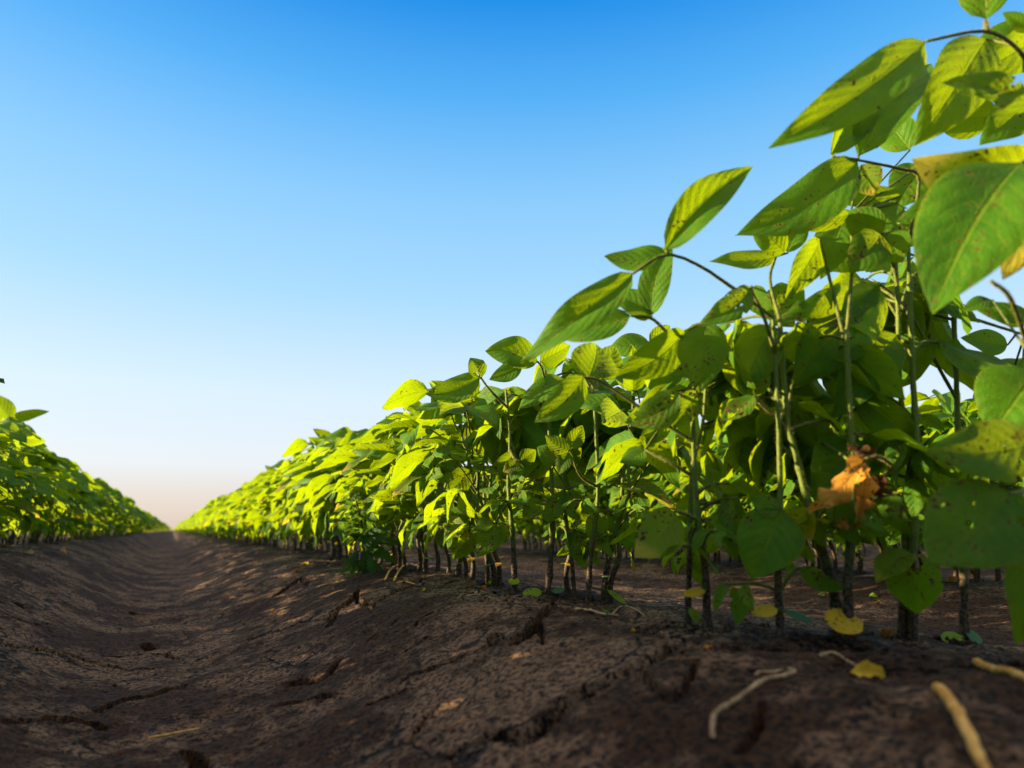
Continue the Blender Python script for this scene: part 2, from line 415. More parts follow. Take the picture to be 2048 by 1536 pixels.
def frame(base, d, n, L):
    d = Vector(d).normalized(); n = Vector(n); n = (n - d * n.dot(d)).normalized(); x = d.cross(n)
    return Matrix(((x.x * L, d.x * L, n.x * L, base[0]), (x.y * L, d.y * L, n.y * L, base[1]), (x.z * L, d.z * L, n.z * L, base[2]), (0, 0, 0, 1)))
CAN = [unit_leaf(9, 6, rng.uniform(.12, .40), rng.uniform(.15, .60), rng.uniform(.02, .055), rng.uniform(.48, .64), k) for k in range(8)]
CANMESH = [mesh_np('leaflet', v, f, [M['leaf']], uv) for v, f, uv in CAN]
CANMESH_E = [mesh_np('leaflet', v, f, [M['leaf_eaten']], uv) for v, f, uv in CAN[:4]]
CANMESH_Y = [mesh_np('leaflet', v, f, [M['leaf_yellow']], uv) for v, f, uv in CAN[:4]]
LOW = [unit_leaf(3, 2, .22, .25, .02, .64, 90 + k) for k in range(4)]
def cot_shape(seed):
    """thick oval seed leaf: closed shell"""
    V, f, uv = unit_leaf(7, 6, .08, .1, .0, .52, seed, .5, .55)
    n = len(V); V2 = V.copy(); V2[:, 2] -= .07 * (1 - np.abs(uv[:, 0] * 2 - 1) ** 2) * np.sin(np.pi * uv[:, 1])
    return np.concatenate([V, V2]), f + [tuple(i + n for i in q[::-1]) for q in f], np.concatenate([uv, uv])
COT = [cot_shape(k) for k in range(3)]
COTMESH = {k: mesh_np('cotyledon', *COT[i % 3][:2], [M[m]], COT[i % 3][2]) for i, (k, m) in enumerate((('g', 'cotyledon'), ('y', 'cotyledon_y'), ('b', 'cotyledon_b')))}

SUNDIR = Vector((-0.86, 0.51, 0)).normalized()
SUN_EL = R(14.5)
# ------------------------------------------------------------------ plants by rule
def plan_plant(seed, height=.34, bias=0.0, hairy=False):
    """-> stem path/radii, list of leaves: (stalk path, [(base, dir, normal, L, canonical k, kind)])"""
    r_ = random.Random(seed)
    lean = Vector((r_.uniform(-.03, .03), r_.uniform(-.03, .03), 0)); nn = 7
    path = []
    for i in range(nn + 1):
        f = i / nn; zz = -.012 + (height * .78 + .012) * f
        zig = .004 * (1 if i % 2 else -1) * (f > .1)
        path.append((lean.x * f * f * 2 + zig, lean.y * f * f * 2 - zig * .6, zz))
    leaves = []; az = r_.uniform(0, 360)
    nodes = [.30, .40, .49, .58, .67, .76, .84, .92, 1.0]
    for k, f in enumerate(nodes):
        az += 180 + r_.uniform(-50, 50)
        a = math.radians(az)
        if bias: 
            v = Vector((math.cos(a) + bias, math.sin(a), 0)); a = math.atan2(v.y, v.x)
        i = min(nn - 1, int(f * nn)); ff = f * nn - i
        b = Vector(path[i]).lerp(Vector(path[i + 1]), ff)
        upper = k / (len(nodes) - 1)
        pl = (.045 + .055 * math.sin(math.pi * min(1, upper * .9 + .1))) * r_.uniform(.8, 1.25) * height / .34
        el = math.radians(r_.uniform(20, 50) if k < 6 else r_.uniform(40, 72))
        L = (.046 + .042 * math.sin(math.pi * (.12 + .72 * upper))) * r_.uniform(.85, 1.15) * height / .34
        if k == len(nodes) - 1: L *= .6; pl *= .55
        out = Vector((math.cos(a), math.sin(a), 0))
        e = b + out * pl * math.cos(el) + UP * pl * math.sin(el)
        m = b.lerp(e, .5) + UP * pl * .08
        lf = []
        down = math.radians(r_.uniform(-28, 52)) if k < 6 else math.radians(r_.uniform(-25, 30))
        sunw = SUNDIR * .55 + UP * .8 + out * .35
        for j, da in enumerate((0, 72, -72)):
            aa = a + math.radians(da + r_.uniform(-18, 18))
            o2 = Vector((math.cos(aa) + bias * .55, math.sin(aa), 0)).normalized(); dn = down + math.radians(r_.uniform(-18, 22))
            d = o2 * math.cos(dn) - UP * math.sin(dn)
            nrm = sunw + Vector((r_.gauss(0, .5), r_.gauss(0, .5), r_.gauss(0, .35)))
            bb = e + (out * .016 - UP * .003 if j == 0 else o2 * .003)
            kind = 'leaf' if (upper > .45 or r_.random() < .45) else r_.choice(['leaf_eaten', 'leaf_eaten', 'leaf_eaten', 'leaf_yellow'])
            lf.append((bb, d, nrm, L * (1 if j == 0 else .9), r_.randrange(8), kind))
        leaves.append(([b, m, e, e + out * .016 - UP * .003], lf))
    cot = []
    if r_.random() < .75:
        a = r_.uniform(0, 6.28); zc = r_.uniform(.022, .045)
        for s in (0, math.pi):
            if r_.random() < .85:
                o = Vector((math.cos(a + s), math.sin(a + s), 0))
                cot.append((Vector((path[1][0], path[1][1], zc)) + o * .001, o + UP * r_.uniform(-.5, .3), UP + o * .2, r_.uniform(.018, .027), r_.choice('gggyb')))
    radii = [.0032 * (1.15 - .6 * i / nn) for i in range(nn + 1)]
    return path, radii, leaves, cot
def build_stem_mb(path, radii, seed, n=22, sides=7, hair=0):
    p = spline(path, n); r = np.interp(np.linspace(0, 1, n), np.linspace(0, 1, len(radii)), radii)
    z0 = p[0][2]
    rr = [ri * (1 + .35 * max(0, 1 - (q[2] - z0) / .09) * (0.6 + .8 * random.Random(seed * 77 + i).random())) for i, (ri, q) in enumerate(zip(r, p))]
    mb = MB(); v, f, uv = tube(p, rr, sides, .13, seed); mb.add(v, f, uv, 0)
    if hair:
        v, f = hairs(p[n // 4:], list(rr)[n // 4:], hair, .0022, seed); mb.add(v, f, None, 1)
    return mb
def build_stalk_mb(paths, r0, seed, hair=0, sides=5, n=8):
    mb = MB()
    for p in paths:
        q = spline(p, n); rr = [r0 * (1.25 - .5 * i / n) for i in range(n)]
        v, f, uv = tube(q, rr, sides, .05, seed); mb.add(v, f, uv, 0)
        if hair:
            v, f = hairs(q, rr, hair, .0017, seed + 5); mb.add(v, f, None, 1)
    return mb
def plant_tree(seed, height=.34, bias=0.0, hair=220):
    """an Empty with stem, leaf stalks (> leaflets) and seed leaves as children"""
    path, radii, leaves, cot = plan_plant(seed, height, bias)
    root = empty('soybean_plant')
    build_stem_mb(path, radii, seed, hair=hair).obj('stem', [M['stem'], M['hair']], root)
    for i, (sp, lf) in enumerate(leaves):
        st = build_stalk_mb([sp], .0011, seed + i, hair=hair // 5).obj('leaf_stalk', [M['stalk'], M['hair']], root)
        for b, d, nrm, L, k, kind in lf:
            me = CANMESH[k] if kind == 'leaf' else (CANMESH_E if kind == 'leaf_eaten' else CANMESH_Y)[k % 4]
            o = link(bpy.data.objects.new('leaflet', me), st); o.matrix_basis = frame(b, d, nrm, L)
    for b, d, nrm, L, c in cot:
        o = link(bpy.data.objects.new('cotyledon', COTMESH[c]), root); o.matrix_basis = frame(b, d, nrm, L)
    return root
def plant_np(seed, height=.34, bias=0.0, lod=1):
    """the same plant as arrays, for one-mesh copies: verts, faces, uv, mat"""
    path, radii, leaves, cot = plan_plant(seed, height, bias); mb = MB()
    src = CAN if lod == 0 else LOW
    v, f, uv = tube(spline(path, 10 if lod == 0 else 6), np.interp(np.linspace(0, 1, 10 if lod == 0 else 6), np.linspace(0, 1, len(radii)), radii), 5 if lod == 0 else 3, .1, seed); mb.add(v, f, uv, 1)
    for sp, lf in leaves:
        v, f, uv = tube(spline(sp, 4), [.0011] * 4, 3, 0, 0, False); mb.add(v, f, uv, 2)
        for b, d, nrm, L, k, kind in lf:
            cv, cf, cuv = src[k % len(src)]
            m = np.array(frame(b, d, nrm, L)); mb.add(cv @ m[:3, :3].T + m[:3, 3], cf, cuv, {'leaf': 0, 'leaf_eaten': 0, 'leaf_yellow': 3}[kind])
    for b, d, nrm, L, c in cot:
        cv, cf, cuv = LOW[0]; m = np.array(frame(b, d, nrm, L)); mb.add(cv @ m[:3, :3].T + m[:3, 3], cf, cuv, 4)
    return mb
ONEMATS = [M['leaf'], M['stem'], M['stalk'], M['leaf_yellow'], M['cotyledon']]
def copy_tree(o, parent=None):
    c = o.copy(); COL.objects.link(c)
    if parent is not None: c.parent = parent
    for ch in KIDS.get(o.name, []): copy_tree(ch, c)
    return c
# ------------------------------------------------------------------ the nearest plants of the right-hand row, leaf by leaf
def hero_leaflet(name, base, tip, w, roll, fold, bulge, mats, wave=.02, seed=0, ragged=0.0, twist=0.0, p=.62, q=.95):
    """base, tip world points; w full width in metres as seen; roll turns the blade about its midrib"""
    r_ = random.Random(seed); B = Vector(base); T = Vector(tip); a = (T - B); L = a.length; a.normalize()
    view = (CAM - (B + T) * .5).normalized()
    n0 = (view - a * view.dot(a)).normalized()
    side = a.cross(n0)
    ipx = Vector((a.dot(CAMRIGHT), a.dot(CAMUP), 0))
    perp = (CAMRIGHT * (-ipx.y) + CAMUP * ipx.x)          # to the left of base->tip in the picture plane
    if perp.length > 1e-5: perp.normalize()
    W_ = w / max(.25, math.cos(R(roll)))
    ns, nw = 16, 10
    Sg, Tg, f = leaf_grid(ns, nw); V = []
    ph1, ph2 = r_.uniform(0, 6), r_.uniform(0, 6)
    sag = r_.uniform(.04, .10) * L
    for i in range(ns + 1):
        for j in range(nw + 1):
            s, t = float(Sg[i, j]), float(Tg[i, j])
            ro = R(roll + twist * (s - .5)); n = n0 * math.cos(ro) + side * math.sin(ro); x = side * math.cos(ro) - n0 * math.sin(ro)
            ww = float(wprof(np.array(s), p, q)) * W_ / 2
            if ragged: ww *= 1 - ragged * (.5 + .5 * math.sin(s * 23 + ph1 + (3 if t > 0 else 0))) * (r_.random() * .5 + .5)
            mid = B + a * L * s + perp * bulge * 4 * s * (1 - s) + n * sag * 4 * s * (1 - s)
            z = -ww * abs(t) * math.sin(R(fold)) if fold < 0 else ww * abs(t) * math.sin(R(fold))
            z += L * wave * (math.sin(s * 10 + ph1 + (1.5 if t > 0 else 0)) * t * t + .5 * math.sin(s * 6 + ph2) * abs(t))
            z -= .35 * ww * max(0, abs(t) - .45) ** 2
            V.append(tuple(mid + x * ww * t * math.cos(R(fold)) + n * z))
    uv = np.stack([(Tg + 1) / 2, Sg], -1).reshape(-1, 2)
    return V, f, uv

KINDMAT = {'g': 'leaf', 'h': 'leaf_eaten', 'y': 'leaf_yellow', 'd': 'leaf_dry', 'k': 'leaf_dry_dark'}
HEROES = [
 dict(id='F', fill=0, base=(2085, 1335), r=.0042, stem=[(2070, 1000), (2062, 700), (2066, 400), (2075, 100)], label='soybean plant at the right edge whose big blurred leaf hangs closest to the lens',
  leaves=[
   ([[(2072,170,0),(2045,110,-.02),(1974,63,-.04),(1853,82,-.045)],[(1974,63,-.04),(1971,40,-.04)]], [
     (1853,82,1534,298,-.045,-.035,112,12,14,22,'g'), (1972,78,1829,292,-.01,0,136,-20,10,-6,'g'), (2075,55,1925,165,.03,.05,120,10,10,0,'g'), (1972,40,1960,-125,-.04,-.04,112,10,16,0,'g')]),
   ([[(2070,260,0),(2062,215,-.05)]], [(2062,212,1883,166,-.05,-.055,66,30,10,-6,'h'), (2062,60,2005,25,-.02,-.02,36,10,10,0,'g'), (2090,60,1945,150,.04,.03,100,-20,10,0,'g'), (1990,230,1850,225,.07,.08,90,0,12,8,'g'), (2060,200,1960,290,.02,.02,96,0,12,0,'g')]),
   ([[(2066,420,0),(2062,330,-.05)]], [(2062,318,1824,318,-.055,-.05,128,-38,-12,26,'y'), (2010,330,1793,442,-.03,-.03,86,20,12,14,'g'), (2045,322,1866,628,-.08,-.085,225,14,14,-14,'g'), (2100,380,2005,560,-.06,-.06,110,10,12,0,'y')]),
   ([[(2062,720,0),(2022,600,-.05),(1982,562,-.06)]], [(1985,600,1925,625,.05,.05,32,40,10,0,'g'),(2066,640,1935,608,.05,.06,44,30,10,6,'g')]),
   ([[(2064,820,0),(2068,770,-.01)]], [(2076,742,1982,872,-.015,-.01,160,8,12,0,'g'), (2080,880,1850,905,-.05,-.06,130,10,10,16,'h')]),
   ([[(2068,960,0),(2045,985,-.05),(2019,988,-.06)]], [(2019,986,1858,1128,-.06,-.06,196,6,12,10,'h'), (2025,990,2080,1150,-.06,-.06,150,-10,10,0,'h'), (2045,1110,2032,1290,-.03,-.03,66,-30,10,8,'g')]),
  ]),
 dict(id='E', base=(1925, 1290), r=.0031, stem=[(1928, 1170), (1921, 1000), (1914, 800), (1908, 640), (1905, 520)], label='soybean plant near the right edge with two blue-green seed leaves at its foot',
  leaves=[
   ([[(1914,800,0),(1865,712,-.01),(1812,612,-.03),(1760,570,-.05)]], [(1757,564,1540,645,-.05,-.06,92,20,12,24,'h'), (1757,574,1584,778,-.05,-.055,140,-14,16,-14,'g'), (1762,575,1800,690,-.01,.02,92,-20,10,0,'g')]),
   ([[(1908,622,0),(1980,648,-.01),(2050,670,-.02)]], [(2015,690,1922,674,.03,.04,50,35,14,8,'g'), (2046,720,1990,790,.03,.03,70,10,14,0,'g'),(2020,760,1945,800,.06,.06,60,10,10,0,'g')]),
   ([[(1905,540,0),(1850,520,.03),(1800,500,.04)]], [(1800,500,1700,540,.04,.04,80,10,10,0,'h'),(1795,495,1745,420,.04,.05,80,-20,10,0,'h'),(1800,495,1840,430,.05,.05,70,0,10,0,'g')]),
  ], cot=[(1925,1272,1888,1282,34,'g'), (1932,1266,1968,1280,26,'b')]),
 dict(id='D', base=(1823, 1292), r=.0030, stem=[(1826, 1100), (1833, 900), (1826, 760), (1820, 600), (1816, 480)], label='tall soybean plant with a small broad leaf hanging low in front of its slim stem',
  leaves=[
   ([[(1816,490,0),(1838,360,-.01),(1800,338,-.02),(1716,320,-.03)],[(1716,320,-.03),(1664,314,-.03)]], [(1716,322,1470,472,-.03,-.02,112,16,14,30,'g'), (1662,310,1752,120,-.025,.0,92,30,38,10,'g'), (1718,308,1856,128,-.025,-.01,140,-15,34,12,'g')]),
   ([[(1830,850,0),(1800,810,.01),(1740,768,.02)]], [(1740,768,1690,830,.02,.02,58,20,10,0,'g'), (1745,766,1760,850,.03,.03,62,-10,10,0,'g'), (1742,762,1700,740,.03,.03,50,30,10,0,'g')]),
   ([[(1824,1180,0),(1828,1130,-.02),(1826,1108,-.03)]], [(1826,1106,1833,1228,-.03,-.03,104,8,12,0,'h'), (1824,1106,1752,1168,-.03,-.035,52,30,12,-8,'y')]),
  ]),
 dict(id='D2', base=(1802, 1288), r=.0028, stem=[(1812, 1050), (1818, 900), (1800, 780), (1796, 620), (1790, 500)], label='soybean plant with a dark stem crossing just left of its tall twin',
  leaves=[
   ([[(1792,560,0),(1780,500,-.01),(1766,468,-.02)]], [(1762,468,1700,548,-.02,-.02,88,0,12,0,'h'), (1765,466,1688,425,-.02,-.01,74,10,12,0,'g'), (1768,466,1806,525,-.02,-.02,74,0,12,0,'g')]),
   ([[(1796,690,0),(1795,672,0)]], [(1794,670,1670,838,0,.0,100,-12,14,-10,'g'), (1800,668,1810,720,.01,.01,60,0,10,0,'g')]),
   ([[(1815,950,0),(1870,900,.0),(1905,875,-.01)]], [(1900,880,1960,960,-.01,-.02,110,10,10,0,'h'), (1890,880,1870,1000,.0,.0,80,10,10,0,'h')]),
  ]),
 dict(id='C', base=(1702, 1292), r=.0032, stem=[(1695, 1172), (1703, 1060), (1706, 950), (1700, 830), (1692, 660)], label='soybean plant with a withered orange-brown leaf hanging from its stalk',
  leaves=[
   ([[(1705,1000,0),(1780,940,.0),(1758,914,-.02),(1730,918,-.025)]], [(1730,920,1616,1030,-.025,-.03,58,25,20,10,'d'), (1728,925,1700,1058,-.025,-.02,48,-20,30,8,'d'), (1740,990,1765,950,-.01,-.02,60,30,20,0,'k'), (1758,914,1694,890,-.02,-.02,34,20,20,4,'k'), (1712,1046,1671,1052,-.02,-.02,30,10,20,0,'d')]),
   ([[(1700,860,0),(1712,868,0)]], [(1706,866,1632,1000,.03,.03,106,-10,12,0,'g'), (1715,880,1740,980,.04,.04,70,0,10,0,'g')]),
   ([[(1692,670,0),(1705,520,.02),(1700,430,.025)]], [(1698,428,1563,440,.02,.02,48,-20,20,6,'g'), (1800,392,1662,402,.04,.04,54,20,12,6,'g'), (1722,330,1748,392,.03,.03,68,0,12,0,'y'), (1795,405,1735,505,.03,.03,98,0,12,0,'h'), (1688,440,1640,560,.04,.03,84,0,12,0,'g'), (1840,330,1790,420,.05,.05,90,0,12,0,'g'), (1820,300,1760,225,.06,.08,80,0,12,0,'g')]),
   ([[(1694,700,0),(1660,560,.02),(1640,480,.03)]], [(1640,478,1570,600,.03,.02,62,-30,14,-6,'g'), (1645,475,1700,420,.05,.05,90,0,10,0,'g'), (1648,480,1720,540,.05,.05,90,0,10,0,'h')]),
  ], cot=[(1650,1243,1726,1236,58,'y')]),
 dict(id='A', base=(1682, 1284), r=.0034, stem=[(1671, 1201), (1653, 1128), (1630, 1055), (1612, 990), (1591, 905), (1576, 850), (1568, 760), (1560, 640)], label='soybean plant leaning left on a crooked earth-caked stem, a yellow seed leaf at its foot',
  leaves=[
   ([[(1577,860,0),(1540,825,.0),(1508,792,-.01)]], [(1508,792,1440,840,-.01,-.01,44,30,14,8,'h'), (1508,790,1470,750,.0,.0,40,30,14,0,'g'), (1512,790,1530,730,.0,0,44,0,14,0,'h')]),
   ([[(1568,770,0),(1550,670,.01),(1546,652,.0)]], [(1546,651,1486,790,.0,.0,92,-10,12,-8,'g'), (1540,645,1600,560,.02,.02,84,0,12,0,'h')]),
   ([[(1577,858,0),(1650,840,.0),(1676,862,.0)]], [(1676,862,1700,900,.02,.02,70,10,12,0,'g')]),
   ([[(1560,650,0),(1540,560,.02),(1552,512,.03)]], [(1550,515,1418,522,.02,.01,40,38,12,10,'g'), (1570,506,1503,446,.03,.02,60,10,12,0,'g'), (1576,506,1606,432,.03,.03,50,0,12,0,'g')]),
  ]),
 dict(id='B', base=(1564, 1285), r=.0026, stem=[(1559, 1231), (1556, 1143), (1561, 1017), (1557, 850), (1552, 750), (1545, 620)], label='upright soybean plant with one broad pale leaf, a yellow and a green seed leaf',
  leaves=[
   ([[(1545,640,0),(1500,600,-.01),(1457,570,-.02),(1400,532,-.03),(1332,509,-.04),(1266,547,-.045)]], [(1266,546,1040,724,-.045,-.02,78,20,22,16,'g'), (1331,500,1506,334,-.04,-.05,98,-15,34,10,'g'), (1331,505,1208,513,-.04,-.03,52,35,14,16,'g')]),
   ([[(1561,1030,0),(1566,1022,-.01)]], [(1565,1020,1503,1160,-.012,-.015,122,6,10,0,'g'), (1566,1022,1624,1080,-.01,-.01,70,20,12,6,'y'), (1560,1015,1500,1000,-.01,-.01,46,30,12,6,'h')]),
   ([[(1552,700,0),(1530,640,-.01),(1500,575,-.02)]], [(1500,574,1394,652,-.02,-.02,62,18,18,16,'h'), (1502,572,1540,640,.0,.0,50,10,14,0,'h')]),
  ], cot=[(1556,1218,1502,1222,28,'y'), (1566,1222,1630,1240,18,'b')]),
 dict(id='G', base=(1415, 1268), r=.0026, stem=[(1410, 1143), (1395, 1026), (1386, 850), (1392, 760), (1400, 650)], label='soybean plant with a straight dark foot, a yellow seed leaf on it, insect-eaten leaf above',
  leaves=[
   ([[(1398,690,0),(1340,668,-.02),(1303,637,-.03),(1262,632,-.03)]], [(1303,632,1343,488,-.03,-.03,66,-20,18,8,'g'), (1302,636,1212,588,-.03,-.02,54,20,14,-10,'g'), (1262,632,1110,672,-.03,-.01,62,25,16,12,'g')]),
   ([[(1396,720,0),(1405,660,-.01),(1410,644,-.02)]], [(1410,642,1398,786,-.02,-.02,106,0,10,0,'h'), (1369,661,1230,754,-.02,-.01,80,-15,14,12,'g')]),
   ([[(1386,878,0),(1304,831,.0),(1257,800,.0),(1200,762,.0),(1171,754,.0)]], [(1176,757,1192,688,.0,.02,98,14,12,-4,'g'), (1168,753,1069,845,.0,.0,66,12,12,10,'g'), (1200,760,1230,690,.04,.05,60,10,10,0,'g')]),
   ([[(1387,840,0),(1370,800,-.01),(1358,787,-.02)]], [(1358,786,1248,845,-.02,-.01,72,10,12,16,'h'), (1394,782,1345,858,-.01,-.01,54,-20,12,0,'h')]),
   ([[(1394,1040,0),(1370,1028,-.01),(1349,1022,-.01)]], [(1349,1022,1270,1116,-.01,-.02,86,0,10,10,'y'), (1350,1018,1400,1000,.02,.03,40,20,10,0,'h')]),
   ([[(1393,1000,0),(1440,1005,.02),(1462,1012,.03)]], [(1468,1018,1415,1108,.03,.03,58,-10,12,0,'h')]),
  ], cot=[(1412,1180,1366,1188,20,'y')]),
 dict(id='G2', base=(1374, 1262), r=.0022, stem=[(1378, 1140), (1381, 1040), (1384, 940), (1405, 850), (1412, 770)], label='thin soybean plant right behind the straight dark-footed one, reddish foot and a green seed leaf',
  leaves=[
   ([[(1384,950,0),(1340,925,.0),(1290,900,.01)]], [(1338,828,1272,888,.02,.02,46,-10,12,6,'g'), (1290,900,1240,925,.01,.01,40,30,12,6,'g'), (1292,898,1310,850,.02,.02,40,20,10,0,'g')]),
   ([[(1400,860,0),(1450,835,.02),(1500,790,.03)]], [(1500,790,1550,745,.03,.03,40,20,12,0,'g'), (1498,792,1480,850,.03,.03,44,0,12,0,'h')]),
  ], cot=[(1378,1216,1404,1246,18,'g')]),
 dict(id='J', base=(1203, 1210), r=.0030, stem=[(1216, 1128), (1240, 1025), (1248, 938), (1262, 867), (1268, 780)], label='soybean plant leaning right on a thick crumbly foot, narrow folded leaf across it',
  leaves=[
   ([[(1249,930,0),(1290,905,.02),(1350,905,.03)]], [(1350,905,1400,880,.03,.03,40,30,10,0,'h'), (1345,905,1330,960,.04,.04,44,0,10,0,'g')]),
   ([[(1262,870,0),(1258,866,-.005)]], [(1257,865,1169,948,-.005,-.01,26,50,14,4,'h'), (1262,862,1320,830,.02,.03,50,10,14,0,'g')]),
   ([[(1240,1030,0),(1215,1022,-.01),(1197,1022,-.01)]], [(1197,1022,1192,1098,-.01,-.01,44,10,10,0,'y'), (1225,1030,1250,1090,.0,.0,46,-20,10,0,'h')]),
   ([[(1266,800,0),(1280,720,.0),(1300,690,.01)]], [(1300,690,1215,700,.01,.02,50,30,10,0,'g'), (1302,688,1340,650,.02,.02,40,20,10,0,'g')]),
  ]),
 dict(id='I', base=(1176, 1212), r=.0028, stem=[(1181, 1113), (1196, 990), (1191, 850), (1185, 770), (1168, 752)], label='soybean plant with bristly upper stem bent over, a curled seed leaf beside its foot',
  leaves=[
   ([[(1190,820,0),(1195,780,.02),(1194,762,.03)]], [(1194,762,1169,878,.03,.04,84,0,8,0,'g'), (1200,760,1228,860,.04,.04,34,-40,8,0,'g')]),
   ([[(1196,980,0),(1160,950,-.01),(1140,900,-.02)]], [(1138,900,1090,870,-.02,-.02,36,20,12,6,'g'), (1140,898,1165,850,-.02,-.02,36,10,12,0,'g'), (1136,902,1118,950,-.02,-.02,34,10,12,0,'h')]),
  ], cot=[(1215,1180,1256,1206,12,'g')]),
 dict(id='K', base=(1150, 1201), r=.0021, stem=[(1143, 1113), (1131, 1020), (1128, 900), (1130, 790)], label='slender soybean plant with a pinkish foot between two thicker earth-caked ones',
  leaves=[
   ([[(1131,1010,0),(1132,985,-.005)]], [(1130,983,1186,1042,-.005,-.01,50,-10,12,-8,'h'), (1130,985,1086,1052,-.005,-.01,42,0,12,0,'h')]),
   ([[(1135,1080,0),(1150,1060,.0)]], [(1150,1058,1170,1140,.0,.0,46,0,12,0,'h'), (1152,1056,1200,1080,.01,.01,36,10,12,0,'h')]),
  ]),
 dict(id='L', base=(1094, 1198), r=.0031, stem=[(1105, 1055), (1102, 923), (1096, 820), (1090, 740)], label='soybean plant with a forked dark foot and a round green seed leaf lying beside it',
  leaves=[
   ([[(1103,940,0),(1115,920,-.01),(1124,908,-.01)]], [(1124,908,1074,894,-.01,-.01,48,10,10,10,'g'), (1122,914,1163,896,-.01,-.01,40,14,12,-8,'h'), (1124,905,1130,880,-.01,-.01,26,10,10,0,'g')]),
   ([[(1094,790,0),(1085,740,-.01),(1076,724,-.02)]], [(1076,722,970,702,-.02,-.02,66,10,12,-8,'g'), (1042,722,978,760,-.02,-.02,40,20,12,8,'g'), (1080,722,1140,690,.0,.01,50,20,12,0,'g')]),
   ([[(1104,1010,0),(1085,1000,-.005)]], [(1085,1000,1045,1040,-.005,-.01,40,10,12,0,'h')]),
  ], cot=[(1085,1184,1044,1184,21,'g'), (1104,1182,1130,1178,14,'b')]),
 dict(id='M', base=(1030, 1194), r=.0029, stem=[(1026, 1084), (1017, 967), (1020, 880), (1012, 780)], label='soybean plant with a spotted seed leaf held out left of its dark foot',
  leaves=[
   ([[(1018,900,0),(1030,920,-.02),(1040,924,-.02)]], [(1040,924,1006,944,-.02,-.02,30,10,10,0,'y'), (1042,922,1072,900,-.02,-.02,34,10,10,0,'g'), (1040,926,1022,962,-.02,-.02,30,10,10,0,'g')]),
   ([[(1020,880,0),(1026,895,.0),(1031,905,.0)]], [(1031,905,973,945,.0,.0,38,0,12,8,'g')]),
   ([[(1019,1000,0),(1000,1030,-.01),(992,1046,-.01)]], [(992,1047,955,1113,-.01,-.01,50,0,10,4,'h'), (995,1045,1010,1090,.0,.0,40,0,12,0,'h'), (985,1046,950,1060,-.01,-.01,34,20,12,0,'h')]),
   ([[(1014,820,0),(980,780,-.02),(962,756,-.02)]], [(960,755,850,788,-.02,-.02,54,20,14,12,'g'), (964,754,940,715,-.02,-.02,40,20,14,0,'h'), (958,758,900,800,-.01,-.01,46,10,14,0,'g')]),
  ], cot=[(1040,1160,1016,1164,16,'g')]),
 dict(id='N', base=(976, 1172), r=.0027, stem=[(971, 1050), (967, 938), (965, 850), (960, 790)], label='soybean plant with two long leaves drooping from one joint, eaten leaf below',
  leaves=[
   ([[(967,900,0),(955,875,-.02),(948,862,-.02)]], [(949,864,954,942,-.02,-.02,34,0,10,0,'g'), (946,862,885,900,-.02,-.02,48,10,10,8,'g'), (950,860,965,830,-.02,-.02,30,10,10,0,'g')]),
   ([[(968,1000,0),(945,980,-.02),(940,965,-.02)]], [(940,940,900,985,-.02,-.02,50,0,10,0,'h')]),
   ([[(970,1070,0),(950,1066,-.01),(942,1066,-.01)]], [(942,1066,906,1118,-.01,-.01,48,10,10,0,'h'), (944,1068,960,1095,.0,.0,30,10,10,0,'y')]),
  ], cot=[(990,1160,968,1170,16,'g')]),
 dict(id='W', fill=6, group='soybean plants along the left row', base=(12, 1092), r=.0028, stem=[(14, 1020), (18, 950), (22, 880), (26, 848)], label='soybean plant at the left edge with one narrow leaf raised above the row',
  leaves=[
   ([[(26,850,0),(28,842,-.01),(30,838,-.01)]], [(30,838,99,822,-.01,-.02,22,20,16,6,'g'), (26,842,-22,785,-.01,-.02,40,10,14,0,'g'), (30,842,44,846,-.02,-.03,12,0,10,0,'g')]),
   ([[(22,885,0),(26,868,-.03),(24,855,-.05)]], [(24,853,79,905,-.05,-.06,30,10,14,10,'g'), (18,860,10,950,-.05,-.06,44,10,14,0,'g'), (40,885,76,918,-.08,-.10,30,10,14,8,'g')]),
   ([[(18,950,0),(24,935,-.04),(26,925,-.05)]], [(14,930,36,985,-.06,-.08,24,10,14,0,'y'), (44,925,64,1000,-.08,-.09,24,20,14,0,'g'), (60,905,52,935,-.08,-.09,30,0,14,0,'g')]),
  ]),
]
HERO_Y = []
